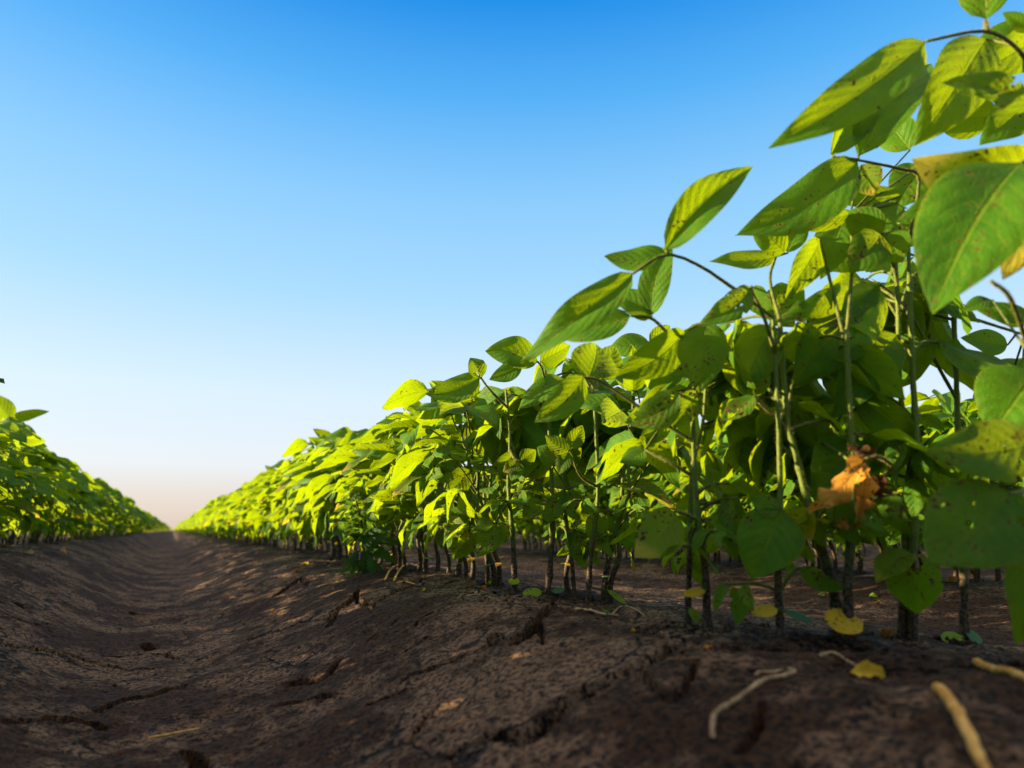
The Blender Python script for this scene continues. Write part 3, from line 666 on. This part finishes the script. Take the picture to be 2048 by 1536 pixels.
def build_hero(hi, d):
    r_ = random.Random(100 + hi)
    bp, h = ground_hit(*d['base'])
    HERO_Y.append((bp.x, bp.y))
    root = empty('soybean_plant', bp); tag(root, d['label'], 'plant', d.get('group', 'soybean plants in the front of the right row'))
    pts = [P(d['base'][0], d['base'][1], h) - UP * .006] + [P(x, y, h) for x, y in d['stem']]
    n = 46; q = spline(pts, n); rb = d['r'] * .88
    rr = []
    for i in range(n):
        f = i / (n - 1); hgt = q[i][2] - bp.z
        lump = 1 + (.28 * r_.random() + .10) * max(0, min(1, (.13 - hgt) / .05))
        base = max(0, 1 - hgt / .015) * .5
        node = .22 * math.exp(-((hgt * 1000 % 52) - 26) ** 2 / 14)
        rr.append(rb * (1.08 - .45 * f) * (lump + base + node))
    mb = MB(); v, f, uv = tube(q, rr, 10, .14, hi); mb.add(v, f, uv, 0)
    v, f = hairs(q[n // 4:], rr[n // 4:], 1500, .0023, hi); mb.add(v, f, None, 1)
    mb.obj('stem', [M['stem'], M['hair']], root, bp)
    for li, (paths, lfs) in enumerate(d['leaves']):
        w = [[P(x, y, h + dh) for x, y, dh in p] for p in paths]
        # the stalk starts on the stem itself
        p0 = w[0][0]; k = min(range(n), key=lambda i: (Vector(q[i]) - p0).length); w[0][0] = Vector(q[k])
        st = build_stalk_mb(w, .00135, hi * 31 + li, hair=420, sides=7, n=14).obj('leaf_stalk', [M['stalk'], M['hair']], root, bp)
        end = w[0][-1]
        for j, (bx, by, tx, ty, hb, ht, wd, roll, fold, bulge, kind) in enumerate(lfs):
            B = P(bx, by, h + hb); T = P(tx, ty, h + ht); sc = (h + (hb + ht) / 2) / F / (CT)
            sd = hi * 97 + li * 11 + j
            nr = roll + r_.uniform(-6, 6)
            dry = kind in 'dk'
            v, f, uv = hero_leaflet('leaflet', B, T, wd * sc, nr, fold, bulge * sc, None, wave=(.08 if dry else r_.uniform(.010, .026)), seed=sd, ragged=.75 if dry else (.10 if kind == 'h' else 0), twist=r_.uniform(-30, 30), p=.62 if not dry else .4, q=.95 if not dry else .6)
            mb = MB(); mb.add(v, f, uv, 0)
            # petiolule back to the nearest stalk point
            cand = [pt for p in w for pt in spline(p, 10)]
            c = min(cand, key=lambda pt: (Vector(pt) - B).length)
            if (Vector(c) - B).length > .001:
                tv, tf, tu = tube(spline([c, B], 3), [.0011, .001, .0008], 5, 0, 1); mb.add(tv, tf, tu, 1)
            o = mb.obj('leaflet', [M[KINDMAT[kind]], M['stalk']], st, bp)
            if dry and j == 0: o['label'] = 'withered orange-brown leaflet'
    for (bx, by, tx, ty, wd, kind) in d.get('cot', []):
        B = P(bx, by, h - .004); T = P(tx, ty, h - .006); a = T - B; view = (CAM - B).normalized()
        cv, cf, cuv = COT[hi % 3]; L = a.length; Wm = wd * h / F / CT
        dd = a.normalized(); nn = (view * .6 + UP * .6); nn = (nn - dd * nn.dot(dd)).normalized(); xx = dd.cross(nn)
        vv = np.outer(cv[:, 0] / .52 * Wm * 1.1, xx) + np.outer(cv[:, 1] * L, dd) + np.outer(cv[:, 2] * L, nn) + np.array(B)
        mb = MB(); mb.add(vv, cf, cuv, 0)
        # short neck to the stem
        k = min(range(n), key=lambda i: (Vector(q[i]) - B).length)
        tv, tf, tu = tube(spline([q[k], B], 3), [.0012, .0012, .001], 5, 0, 1); mb.add(tv, tf, tu, 1)
        mb.obj('cotyledon', [M[{'g': 'cotyledon', 'y': 'cotyledon_y', 'b': 'cotyledon_b'}[kind]], M['stalk']], root, bp)
    # leaves on the far side of the plant
    for e in range(d.get('fill', 5) + 3):
        lowleaf = e >= d.get('fill', 5); fz = r_.uniform(.24, .46) if lowleaf else r_.uniform(.6, 1.0); k = int(fz * (n - 1)); b = Vector(q[k]) - bp
        a = math.radians(r_.uniform(0, 360) if lowleaf else r_.uniform(5, 105)); out = Vector((math.cos(a), math.sin(a), 0)); pl = r_.uniform(.012, .035) if lowleaf else r_.uniform(.03, .085); el = math.radians(r_.uniform(10, 55))
        tip = b + out * pl * math.cos(el) + UP * pl * math.sin(el) * (.4 if fz > .8 else 1); m = b.lerp(tip, .5) + UP * pl * .08
        st = build_stalk_mb([[b, m, tip, tip + out * .012]], .0012, hi * 51 + e, hair=90).obj('leaf_stalk', [M['stalk'], M['hair']], root)
        dn0 = math.radians(r_.uniform(0, 60))
        for j, da in enumerate((0, 75, -75)):
            aa = a + math.radians(da + r_.uniform(-20, 20)); o2 = Vector((math.cos(aa), math.sin(aa), 0)); dn = dn0 + math.radians(r_.uniform(-15, 20))
            nrm = SUNDIR * .5 + UP * .7 + Vector((r_.gauss(0, .4), r_.gauss(0, .4), r_.gauss(0, .3)))
            kk = r_.randrange(8); low = fz < .5
            o = link(bpy.data.objects.new('leaflet', CANMESH_E[kk % 4] if low and r_.random() < .5 else CANMESH[kk]), st)
            o.matrix_basis = frame(tip + (out * .012 if j == 0 else o2 * .002), o2 * math.cos(dn) - UP * math.sin(dn), nrm, r_.uniform(.022, .038) if lowleaf else r_.uniform(.05, .085))
    return root, bp, q
for hi, d in enumerate(HEROES): build_hero(hi, d)
print('heroes', round(time.time() - T0, 1))

# ------------------------------------------------------------------ the rows
VARS = [plant_tree(500 + k, height=.33, bias=b) for k, b in enumerate((-.8, -.55, -.9, -.4, -.2, 0, -.7, -1.0))]
ONE = []
for k, b in enumerate((-.8, -.55, -.9, -.4, -.2, 0, -.7, -1.0)):
    ONE.append(plant_np(500 + k, .33, b, 0).mesh('soybean_plant', ONEMATS))
KIDS = {}
for o in bpy.data.objects:
    if o.parent is not None: KIDS.setdefault(o.parent.name, []).append(o)
protos = list(VARS)
used_proto = set()
pr = random.Random(3)
def place_tree(x, y, s, label, group, back=False):
    flip = math.pi if x < 0 or back else 0
    k = pr.randrange(len(VARS))
    if k not in used_proto: used_proto.add(k); o = VARS[k]
    else: o = copy_tree(VARS[k])
    o.location = (x, y, gz(x, y)); o.rotation_euler = (pr.uniform(-.06, .06), pr.uniform(-.08, .04), flip + pr.uniform(-.5, .5)); o.scale = (s, s, s)
    tag(o, label, 'plant', group); return o
def place_one(x, y, s, label, group):
    flip = math.pi if x < 0 else 0
    o = link(bpy.data.objects.new('soybean_plant', ONE[pr.randrange(len(ONE))]))
    o.location = (x, y, gz(x, y)); o.rotation_euler = (pr.uniform(-.06, .06), pr.uniform(-.08, .04), flip + pr.uniform(-.5, .5)); o.scale = (s, s, s)
    tag(o, label, 'plant', group); return o
def row(x0, y0, y1, sp, near, label_near, label_far, group, tall=1.0):
    y = y0; n = 0
    while y < y1:
        x = x0 + pr.uniform(-.022, .022); s = tall * (pr.uniform(.84, 1.12) if x0 > 0 else pr.uniform(.72, 1.08)) * (.90 if x0 == .40 and y < 1.6 else 1)
        (place_tree if y < near else place_one)(x, y, s, label_near if y < near else label_far, group)
        y += sp * pr.uniform(.6, 1.4); n += 1
    return y
YR = row(.40, .86, 5.2, .043, 2.7, 'leafy soybean plant in the thick middle stretch of the right row', 'small distant soybean plant far down the right row', 'soybean plants along the right row', .98)
YL = row(-.40, 1.45, 3.9, .034, 2.8, 'leafy soybean plant in the near stretch of the left row', 'small distant soybean plant far down the left row', 'soybean plants along the left row', .85)
Y2 = row(1.20, .60, 2.4, .026, 1.7, 'sunlit soybean plant of the second row seen between the stems', 'sunlit soybean plant farther along the second row behind the stems', 'soybean plants of the second row', .97)
Y3 = row(2.00, .95, 2.4, .05, 0, '', 'sunlit soybean plant of the third row low behind the stems', 'soybean plants of the third row', .97)
# two thinner plants crowding behind the nearest ones
for i, (x, y, s, lab) in enumerate(((.45, .67, .88, 'thin soybean plant behind the plant with the bent bristly top'), (.44, .745, .86, 'thin soybean plant behind the fork-footed plant'))):
    place_tree(x, y, s, lab, 'thin plants behind the front of the right row', True)
# all the rest of the crop as one mass
def mass():
    lows = []
    for k in range(8):
        mb = plant_np(500 + k, .33, (-.8, -.55, -.9, -.4, -.2, 0, -.7, -1.0)[k], 1)
        tri = [t for q, m in zip(mb.f, mb.m) for t in ([(q[0], q[1], q[2], m)] + ([(q[0], q[2], q[3], m)] if len(q) > 3 else []))]
        lows.append((np.concatenate(mb.v), np.array(tri), np.concatenate(mb.uv)))
    r_ = random.Random(11); V = []; Fc = []; UV = []; MI = []; n = 0; cnt = 0
    def run(x0, y0, y1, sp0, tall=.97):
        nonlocal n, cnt
        y = y0
        while y < y1:
            sp = sp0 if y < 14 else sp0 * min(9, (y / 14) ** 1.1)
            v, t, uv = lows[r_.randrange(8)]; s = tall * r_.uniform(.84, 1.12) * (1 if y < 14 else min(1.25, 1 + (y - 14) / 120)); a = r_.uniform(-.6, .6) + (math.pi if x0 < 0 else 0)
            c, sn = math.cos(a), math.sin(a); x = x0 + r_.uniform(-.025, .025); z = gz(x, y) if abs(x) < 5 and abs(y) < 40 else .08
            V.append(np.stack([(v[:, 0] * c - v[:, 1] * sn) * s + x, (v[:, 0] * sn + v[:, 1] * c) * s + y, v[:, 2] * s + z], -1))
            Fc.append(t[:, :3] + n); MI.append(t[:, 3]); UV.append(uv); n += len(v); cnt += 1; y += sp * r_.uniform(.6, 1.4)
    run(.40, YR, 230, .042); run(-.40, YL, 230, .036, .82)
    run(1.2, Y2, 40, .055); run(2.0, Y3, 30, .07); run(2.8, .8, 14, .07); run(3.6, 1.2, 12, .09); run(4.4, 2, 12, .12)
    run(-.40, -2.2, 1.05, .018, 1.0); run(-.40, 1.05, 1.42, .018, .78); run(-1.2, -3.0, 12, .03); run(-2.0, -3, 8, .09); run(-2.8, -3, 8, .12)  # out-of-view left row packed denser, partly taller, to shade the furrow
    run(.42, -1.2, -.12, .06, .9); run(1.2, -.8, .58, .07); run(2.0, -.5, .9, .09)
    o = link(bpy.data.objects.new('soybean_crop', mesh_np('soybean_crop', np.concatenate(V), np.concatenate(Fc), ONEMATS, np.concatenate(UV), np.concatenate(MI))))
    tag(o, 'mass of distant soybean plants merging into green hedges towards the horizon', 'crop', kind='stuff')
    print('mass', cnt, n, round(time.time() - T0, 1))
mass()

# ------------------------------------------------------------------ weed, seedlings and litter on the soil
def G(px, py, lift=0.0):
    p, h = ground_hit(px, py); return Vector((p.x, p.y, gz1(p.x, p.y) + lift)), h
def stick(name, pix, r, mat, label, cat, seed, group=None, taper=.5, lift=None, arch=0.0):
    g = [G(x, y) for x, y in pix]; lift = r * .7 if lift is None else lift; n = len(g) * 7
    pts = [p + UP * lift for p, h in g]; q = spline(pts, n); r_ = random.Random(seed)
    q = [Vector(p) + Vector((r_.gauss(0, .1), r_.gauss(0, .1), r_.gauss(0, .08))) * r + UP * arch * math.sin(math.pi * i / (n - 1)) for i, p in enumerate(q)]
    o0 = q[0].copy(); rr = [r * (1 - taper * i / n) * (r_.uniform(.72, 1.2) if name == 'dead_root' else r_.uniform(.94, 1.06)) for i in range(n)]; rr[0] *= .5; rr[-1] *= .4
    mb = MB(); v, f, uv = tube(q, rr, 8, .06, seed); mb.add(v, f, uv)
    o = mb.obj(name, [mat], None, o0); o.location = o0; tag(o, label, cat, group); return o
LIT = 'roots and straws lying on the soil'
stick('dead_root', [(1425,1492),(1432,1445),(1476,1412),(1527,1376),(1570,1364),(1590,1352),(1575,1345)], .0017, M['root'], 'hooked pale brown dead root lying on the dark ridge slope below the stems', 'root', 1, LIT, .3)
stick('dead_root', [(1512,1360),(1520,1352),(1545,1356),(1568,1350)], .0013, M['root'], 'short brown root piece lying just above the hooked root', 'root', 2, LIT)
stick('dead_root', [(932,1190),(955,1191),(980,1196),(1002,1204)], .0013, M['root'], 'pale crooked twig lying in front of the clustered dark stems', 'root', 3, LIT)
stick('dead_root', [(1150,1226),(1180,1230),(1205,1238),(1238,1240)], .0019, M['root'], 'thick frayed brown root lying in front of the leaning crumbly-footed plant', 'root', 4, LIT, .3)
stick('dead_root', [(1222,1236),(1245,1226),(1270,1232),(1293,1242)], .0010, M['root'], 'thin curved rootlet reaching right from the thick frayed root', 'root', 5, LIT)
stick('straw', [(1878,1408),(1905,1450),(1935,1500),(1975,1560)], .0027, M['straw'], 'thick orange straw stub pointing out of the soil near the lens', 'straw', 6, LIT, .1, arch=.004)
stick('straw', [(1950,1332),(1985,1352),(2030,1374),(2080,1398)], .0026, M['straw'], 'long orange straw lying by the blurred foot of the rightmost plants', 'straw', 7, LIT, .2)
stick('straw', [(769,1166),(785,1147),(812,1126)], .0017, M['straw'], 'grey straw leaning up against the plant stems, upper of two', 'straw', 8, LIT, .2, arch=.006)
stick('straw', [(787,1166),(805,1147),(826,1130)], .0017, M['straw'], 'grey straw beside the leaning one, right and lower of the two', 'straw', 9, LIT, .2, arch=.004)
stick('straw', [(793,1169),(810,1166),(830,1170)], .0016, M['straw'], 'short pale straw lying flat below the two leaning straws', 'straw', 10, LIT)
stick('straw', [(12,1092),(30,1093)], .0016, M['straw'], 'short orange straw in front of the left row at the picture edge', 'straw', 11, LIT)
stick('straw', [(295,1486),(345,1475),(400,1463)], .0010, M['straw'], 'thin faint straw lying in the dark furrow bottom near the lens', 'straw', 12, LIT)
stick('dead_root', [(915,1199),(918,1192),(925,1186)], .0010, M['root'], 'tiny bent rootlet left of the pale crooked twig', 'root', 13, LIT)
stick('straw', [(650,1196),(672,1186),(690,1182)], .0014, M['straw'], 'pale straw splinter beside the forked crack on the slope', 'straw', 14, LIT)
stick('dead_root', [(1640,1330),(1668,1322),(1700,1330),(1722,1338)], .0015, M['root'], 'brown root crumb under the yellow mushroom-shaped seed leaf', 'root', 15, LIT)
def flake(name, px, py, wpx, mat, label, cat, seed, group, up=.25, ln=1.0, hover=.002):
    p, h = G(px, py); L = wpx * h / F / CT; r_ = random.Random(seed)
    v, f, uv = unit_leaf(7, 6, r_.uniform(.1, .4), r_.uniform(.4, .9), .12, r_.uniform(.5, .8), seed, .45, .5)
    n = len(v); v2 = v.copy(); v2[:, 2] -= .03; V = np.concatenate([v, v2]); Fc = f + [tuple(i + n for i in q[::-1]) for q in f]
    a = r_.uniform(-.5, .5) + (math.pi if r_.random() < .5 else 0)
    d = RGT * math.cos(a) + FWD * math.sin(a) + UP * up * r_.uniform(.2, 1.2); nn = UP + Vector((-.4, -.4, 0)) + Vector((r_.gauss(0, .3), r_.gauss(0, .3), 0))
    o = link(bpy.data.objects.new(name, mesh_np(name, V, Fc, [mat], np.concatenate([uv, uv]))))
    o.matrix_world = frame(p + UP * hover - d.normalized() * L * .5, d, nn, L * ln); tag(o, label, cat, group); return o
LG = 'dry leaf scraps on the soil'
flake('dry_leaf', 1737, 1358, 62, M['cotyledon_y'], 'curled yellow-brown leaf scrap on the ridge shoulder below the stems', 'leaf', 1, LG)
flake('dry_leaf', 1268, 1268, 14, M['cotyledon_y'], 'tiny orange scrap on bare soil left of the straight dark-footed plant', 'leaf', 2, LG)
flake('dry_leaf', 1418, 1300, 20, M['leaf_dry'], 'brown leaf scrap just below the foot of the straight dark-footed plant', 'leaf', 3, LG)
flake('dry_leaf', 608, 1129, 20, M['cotyledon_y'], 'small yellow leaf scrap on the slope above the upper crack', 'leaf', 4, LG)
flake('dry_leaf', 594, 1146, 16, M['leaf_dry'], 'orange leaf scrap lying along the upper crack of the slope', 'leaf', 5, LG)
flake('dry_leaf', 122, 1104, 24, M['straw'], 'pale papery scrap on the ridge in front of the left row', 'leaf', 6, LG)
flake('dry_leaf', 60, 1108, 26, M['root'], 'greyish leaf scrap at the left edge, left of the pale papery one', 'leaf', 7, LG)
flake('dry_leaf', 545, 1227, 12, M['cotyledon_y'], 'tiny yellow scrap on the furrow wall between the two long cracks', 'leaf', 8, LG)
flake('dry_leaf', 968, 1184, 26, M['leaf_dry'], 'reddish brown crumpled leaf scrap at the foot of the clustered stems', 'leaf', 9, LG, .8)
flake('dry_leaf', 940, 1180, 16, M['leaf_dry'], 'small red-brown scrap left of the crumpled one', 'leaf', 10, LG, .8)
flake('dry_leaf', 1776, 1284, 40, M['leaf_dry'], 'orange-red dry stub standing in the soil between two stems', 'leaf', 11, LG, 6.0)
flake('dry_leaf', 1470, 1216, 16, M['straw'], 'pale chip on sunlit soil behind the stems', 'leaf', 12, LG)
flake('dry_leaf', 849, 1186, 14, M['cotyledon_y'], 'small orange chip below the short pale straw', 'leaf', 13, LG)
flake('dry_leaf', 1645, 1198, 16, M['cotyledon'], 'green seed leaf on the soil behind the leaning crooked plant', 'leaf', 14, LG, .8)
flake('dry_leaf', 1752, 1196, 24, M['cotyledon'], 'green seed leaf on the soil behind the twin stems', 'leaf', 15, LG, .6)
flake('dry_leaf', 1760, 1210, 16, M['cotyledon_y'], 'yellow seed leaf lying in front of the green one behind the twin stems', 'leaf', 16, LG, .6)
flake('dry_leaf', 1904, 1165, 28, M['leaf_dry'], 'spotted yellow-brown scrap behind the blurred right plants', 'leaf', 17, LG, 2.0)
flake('dry_leaf', 838, 1131, 24, M['cotyledon_y'], 'yellow seed leaf low among the stems above the leaning straws', 'leaf', 18, LG, .5, hover=.02)
def sprout(px, py, hpx, seed, label, mat):
    p, h = G(px, py); L = hpx * h / F / CT; r_ = random.Random(seed); root = empty('seedling', p); tag(root, label, 'seedling', 'tiny weed seedlings')
    mb = MB(); v, f, uv = tube(spline([(0, 0, -.004), (0, 0, L * .35), (.1 * L, 0, L * .6)], 5), [.0006] * 5, 5); mb.add(v, f, uv); mb.obj('stem', [M['stalk']], root)
    for k in range(5):
        a = k * 1.9 + r_.uniform(-.4, .4); d = Vector((math.cos(a), math.sin(a), r_.uniform(.1, .9)))
        v, f, uv = unit_leaf(5, 4, .15, .2, .02, .3, seed + k)
        o = link(bpy.data.objects.new('leaf', mesh_np('leaf', v, f, [mat], uv)), root); o.matrix_basis = frame((0, 0, L * r_.uniform(.3, .6)), d, UP, L * r_.uniform(.4, .6))
sprout(657, 1147, 18, 1, 'tiny bright green seedling on bare soil left of the jagged-leaved weed', M['leaf'])
sprout(1214, 1248, 34, 2, 'tiny feathery green seedling beside the thick frayed root', M['leaf'])
sprout(166, 1119, 10, 3, 'tiny green seedling on the ridge near the left row', M['leaf'])
def weed():
    p, h = G(733, 1150); r_ = random.Random(5); root = empty('weed', p); tag(root, 'low dark green weed with jagged lobed leaves at the edge of the right row', 'weed')
    sc = h / F / CT; rel = lambda x, y, dh: P(x, y, h + dh) - p
    spine = [Vector((0, 0, -.006)), rel(727, 1090, 0), rel(722, 1040, -.01), rel(712, 1000, -.02)]
    mb = MB(); q = spline(spine, 18); v, f, uv = tube(q, [.0026 - .0012 * i / 18 for i in range(18)], 7, .08); mb.add(v, f, uv); v, f = hairs(q, [.002] * 18, 300, .002, 4); mb.add(v, f, None, 1)
    mb.obj('stem', [M['stalk'], M['hair']], root)
    spots = [(727,1118,690,1132,50),(727,1122,718,1142,46),(728,1120,748,1138,44),(725,1092,740,1060,40),(724,1085,700,1060,44),(722,1050,690,1040,50),(722,1045,745,1030,44),
             (716,1010,690,1010,44),(712,1002,700,985,40),(714,1004,735,985,40),(724,1100,760,1090,44),(723,1070,752,1062,40),(726,1110,700,1106,40),(720,1030,700,1012,38)]
    for k, (bx, by, tx, ty, w) in enumerate(spots):
        b = rel(bx, by, r_.uniform(-.02, .02)); t = rel(tx, ty, r_.uniform(-.05, .01)); d = t - b; L = d.length * 1.15
        e = b + d * .35
        st = MB(); v, f, uv = tube(spline([q[min(17, int(17 * (1148 - by) / 148))], b, e], 5), [.0009] * 5, 5); st.add(v, f, uv); so_ = st.obj('leaf_stalk', [M['stalk']], root)
        lm = MB()
        for q_, (la, ll) in enumerate(((0, 1), (38, .85), (-38, .85), (80, .55), (-80, .55))):
            v, f, uv = unit_leaf(18, 4, .35, .3, .04, .34, 60 + k * 5 + q_, .6, .7, serr=6); v = v * ll; v[:, 2] += .004 * q_
            c_, s_ = math.cos(R(la)), math.sin(R(la)); lm.add(np.stack([v[:, 0] * c_ + v[:, 1] * s_, -v[:, 0] * s_ + v[:, 1] * c_, v[:, 2]], -1), f, uv)
        o = link(bpy.data.objects.new('leaf', lm.mesh('leaf', [M['weedleaf']])), so_); o.matrix_basis = frame(e, d + Vector((0, 0, -.2 * L)), UP * .5 - FWD * .9 + Vector((r_.gauss(0, .4), r_.gauss(0, .4), 0)), L)
weed()
def crumbs():
    r_ = random.Random(17); V = []; Fc = []; n = 0
    ico = [(0, 0, 1), (.89, 0, .45), (.28, .85, .45), (-.72, .53, .45), (-.72, -.53, .45), (.28, -.85, .45), (.72, .53, -.45), (-.28, .85, -.45), (-.89, 0, -.45), (-.28, -.85, -.45), (.72, -.53, -.45), (0, 0, -1)]
    fi = [(0,1,2),(0,2,3),(0,3,4),(0,4,5),(0,5,1),(1,6,2),(2,7,3),(3,8,4),(4,9,5),(5,10,1),(2,6,7),(3,7,8),(4,8,9),(5,9,10),(1,10,6),(11,7,6),(11,8,7),(11,9,8),(11,10,9),(11,6,10)]
    pts = []
    for _ in range(9000):
        y = .18 + 4.5 * r_.random() ** 2.0; c = r_.random()
        if c < .62: x = .40 + r_.gauss(0, .035)
        elif c < .72: x = -.40 + r_.gauss(0, .05)
        elif c < .82: x = 1.2 + r_.gauss(0, .05); y *= .7
        else: x = r_.uniform(-.35, 1.1)
        pts.append((x, y, .0008 + .0028 * r_.random() ** 3 * (1 if c < .8 else .6)))
    for hx, hy in HERO_Y:
        for _ in range(110):
            a = r_.uniform(0, 6.28); q = abs(r_.gauss(0, .013)) + .002
            pts.append((hx + q * math.cos(a), hy + q * math.sin(a), .0008 + .0034 * r_.random() ** 2))
    zs = H0(np.array([p[0] for p in pts]), np.array([p[1] for p in pts]))
    for (x, y, s), z in zip(pts, zs):
        for a in ico:
            k = s * r_.uniform(.6, 1.3); V.append((x + a[0] * k * 1.15, y + a[1] * k * 1.15, z + s * .4 + a[2] * k * .8))
        Fc += [(a + n, b + n, c + n) for a, b, c in fi]; n += 12
    o = link(bpy.data.objects.new('soil_crumbs', mesh_np('soil_crumbs', V, np.array(Fc), [M['soil']]))); tag(o, 'loose dark crumbs of soil scattered along the ridges', 'soil', kind='stuff')
crumbs()


# ------------------------------------------------------------------ sky (with added overhead fill), sun, camera
def make_world():
    w = bpy.data.worlds.new("World"); S.world = w; w.use_nodes = True; nt = w.node_tree; nt.nodes.clear()
    out = nt.nodes.new('ShaderNodeOutputWorld')
    sk = N(nt, 'ShaderNodeTexSky', sky_type='NISHITA', sun_disc=False)
    sk.sun_elevation = SUN_EL; sk.sun_rotation = math.atan2(SUNDIR.x, SUNDIR.y); sk.air_density = 1.0; sk.dust_density = .6; sk.ozone_density = 1.5
    col = sk.outputs[0]
    tc = N(nt, 'ShaderNodeTexCoord').outputs['Generated']
    el = mth(nt, 'ARCSINE', N(nt, 'ShaderNodeSeparateXYZ', {0: N(nt, 'ShaderNodeVectorMath', {0: tc}, operation='NORMALIZE').outputs[0]}).outputs[2])
    rp = nt.nodes.new('ShaderNodeValToRGB'); nt.links.new(mrange(nt, el, 0, math.pi / 2, interp='LINEAR'), rp.inputs[0])
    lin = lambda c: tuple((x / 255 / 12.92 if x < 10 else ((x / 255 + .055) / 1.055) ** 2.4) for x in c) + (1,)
    while len(rp.color_ramp.elements) < len(SKY_AND_FILL): rp.color_ramp.elements.new(.5)
    for e, (d, c) in zip(rp.color_ramp.elements, SKY_AND_FILL): e.position = d / 90; k = 2.4 if d > 50 else 1.0; e.color = tuple(v * k for v in lin(c)[:3]) + (1,)  # boosts the unseen overhead stops to lift the ambient light
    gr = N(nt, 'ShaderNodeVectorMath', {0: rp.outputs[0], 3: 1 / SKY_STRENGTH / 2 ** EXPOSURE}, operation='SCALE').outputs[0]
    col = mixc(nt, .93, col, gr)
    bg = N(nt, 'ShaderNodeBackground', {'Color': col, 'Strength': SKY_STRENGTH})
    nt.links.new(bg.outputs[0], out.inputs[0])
SKY_STRENGTH = 0.10; EXPOSURE = 1.85
SKY_AND_FILL = [(0, (216, 196, 186)), (2.5, (226, 214, 208)), (5, (232, 236, 242)), (10.7, (220, 239, 255)), (19, (172, 222, 255)), (27, (140, 206, 255)), (34.7, (82, 178, 250)), (41.5, (0, 143, 236)), (56, (165, 172, 188)), (90, (242, 212, 178))]  # topmost stops, out of view, invented pale and warm as added fill light
make_world()
sl = bpy.data.lights.new('sun', 'SUN'); sl.energy = 5.0; sl.angle = R(.6); sl.color = (1.0, .82, .50)
so = link(bpy.data.objects.new('sun', sl))
sd = SUNDIR * math.cos(SUN_EL) + UP * math.sin(SUN_EL)
so.rotation_euler = sd.to_track_quat('Z', 'Y').to_euler(); so.location = (-2, 0, 3)
cd = bpy.data.cameras.new('camera'); co = link(bpy.data.objects.new('camera', cd))
cd.lens = 24; cd.sensor_width = 36; cd.clip_start = .01; cd.clip_end = 2000
co.location = CAM; co.rotation_euler = (math.pi / 2 + PITCH, 0, -YAW)
cd.dof.use_dof = True; cd.dof.focus_distance = FOCUS; cd.dof.aperture_fstop = 5.2; cd.dof.aperture_blades = 7
S.camera = co
S.view_settings.view_transform = 'Standard'; S.view_settings.look = 'None'; S.view_settings.exposure = EXPOSURE; S.view_settings.gamma = 1
S.cycles.use_denoising = True
try: S.cycles.denoiser = 'OPENIMAGEDENOISE'
except Exception: pass
S.cycles.max_bounces = 8; S.cycles.transparent_max_bounces = 12; S.cycles.transmission_bounces = 6; S.cycles.diffuse_bounces = 4
S.cycles.sample_clamp_indirect = 6
print('built in', round(time.time() - T0, 1), 's;', len(bpy.data.objects), 'objects')
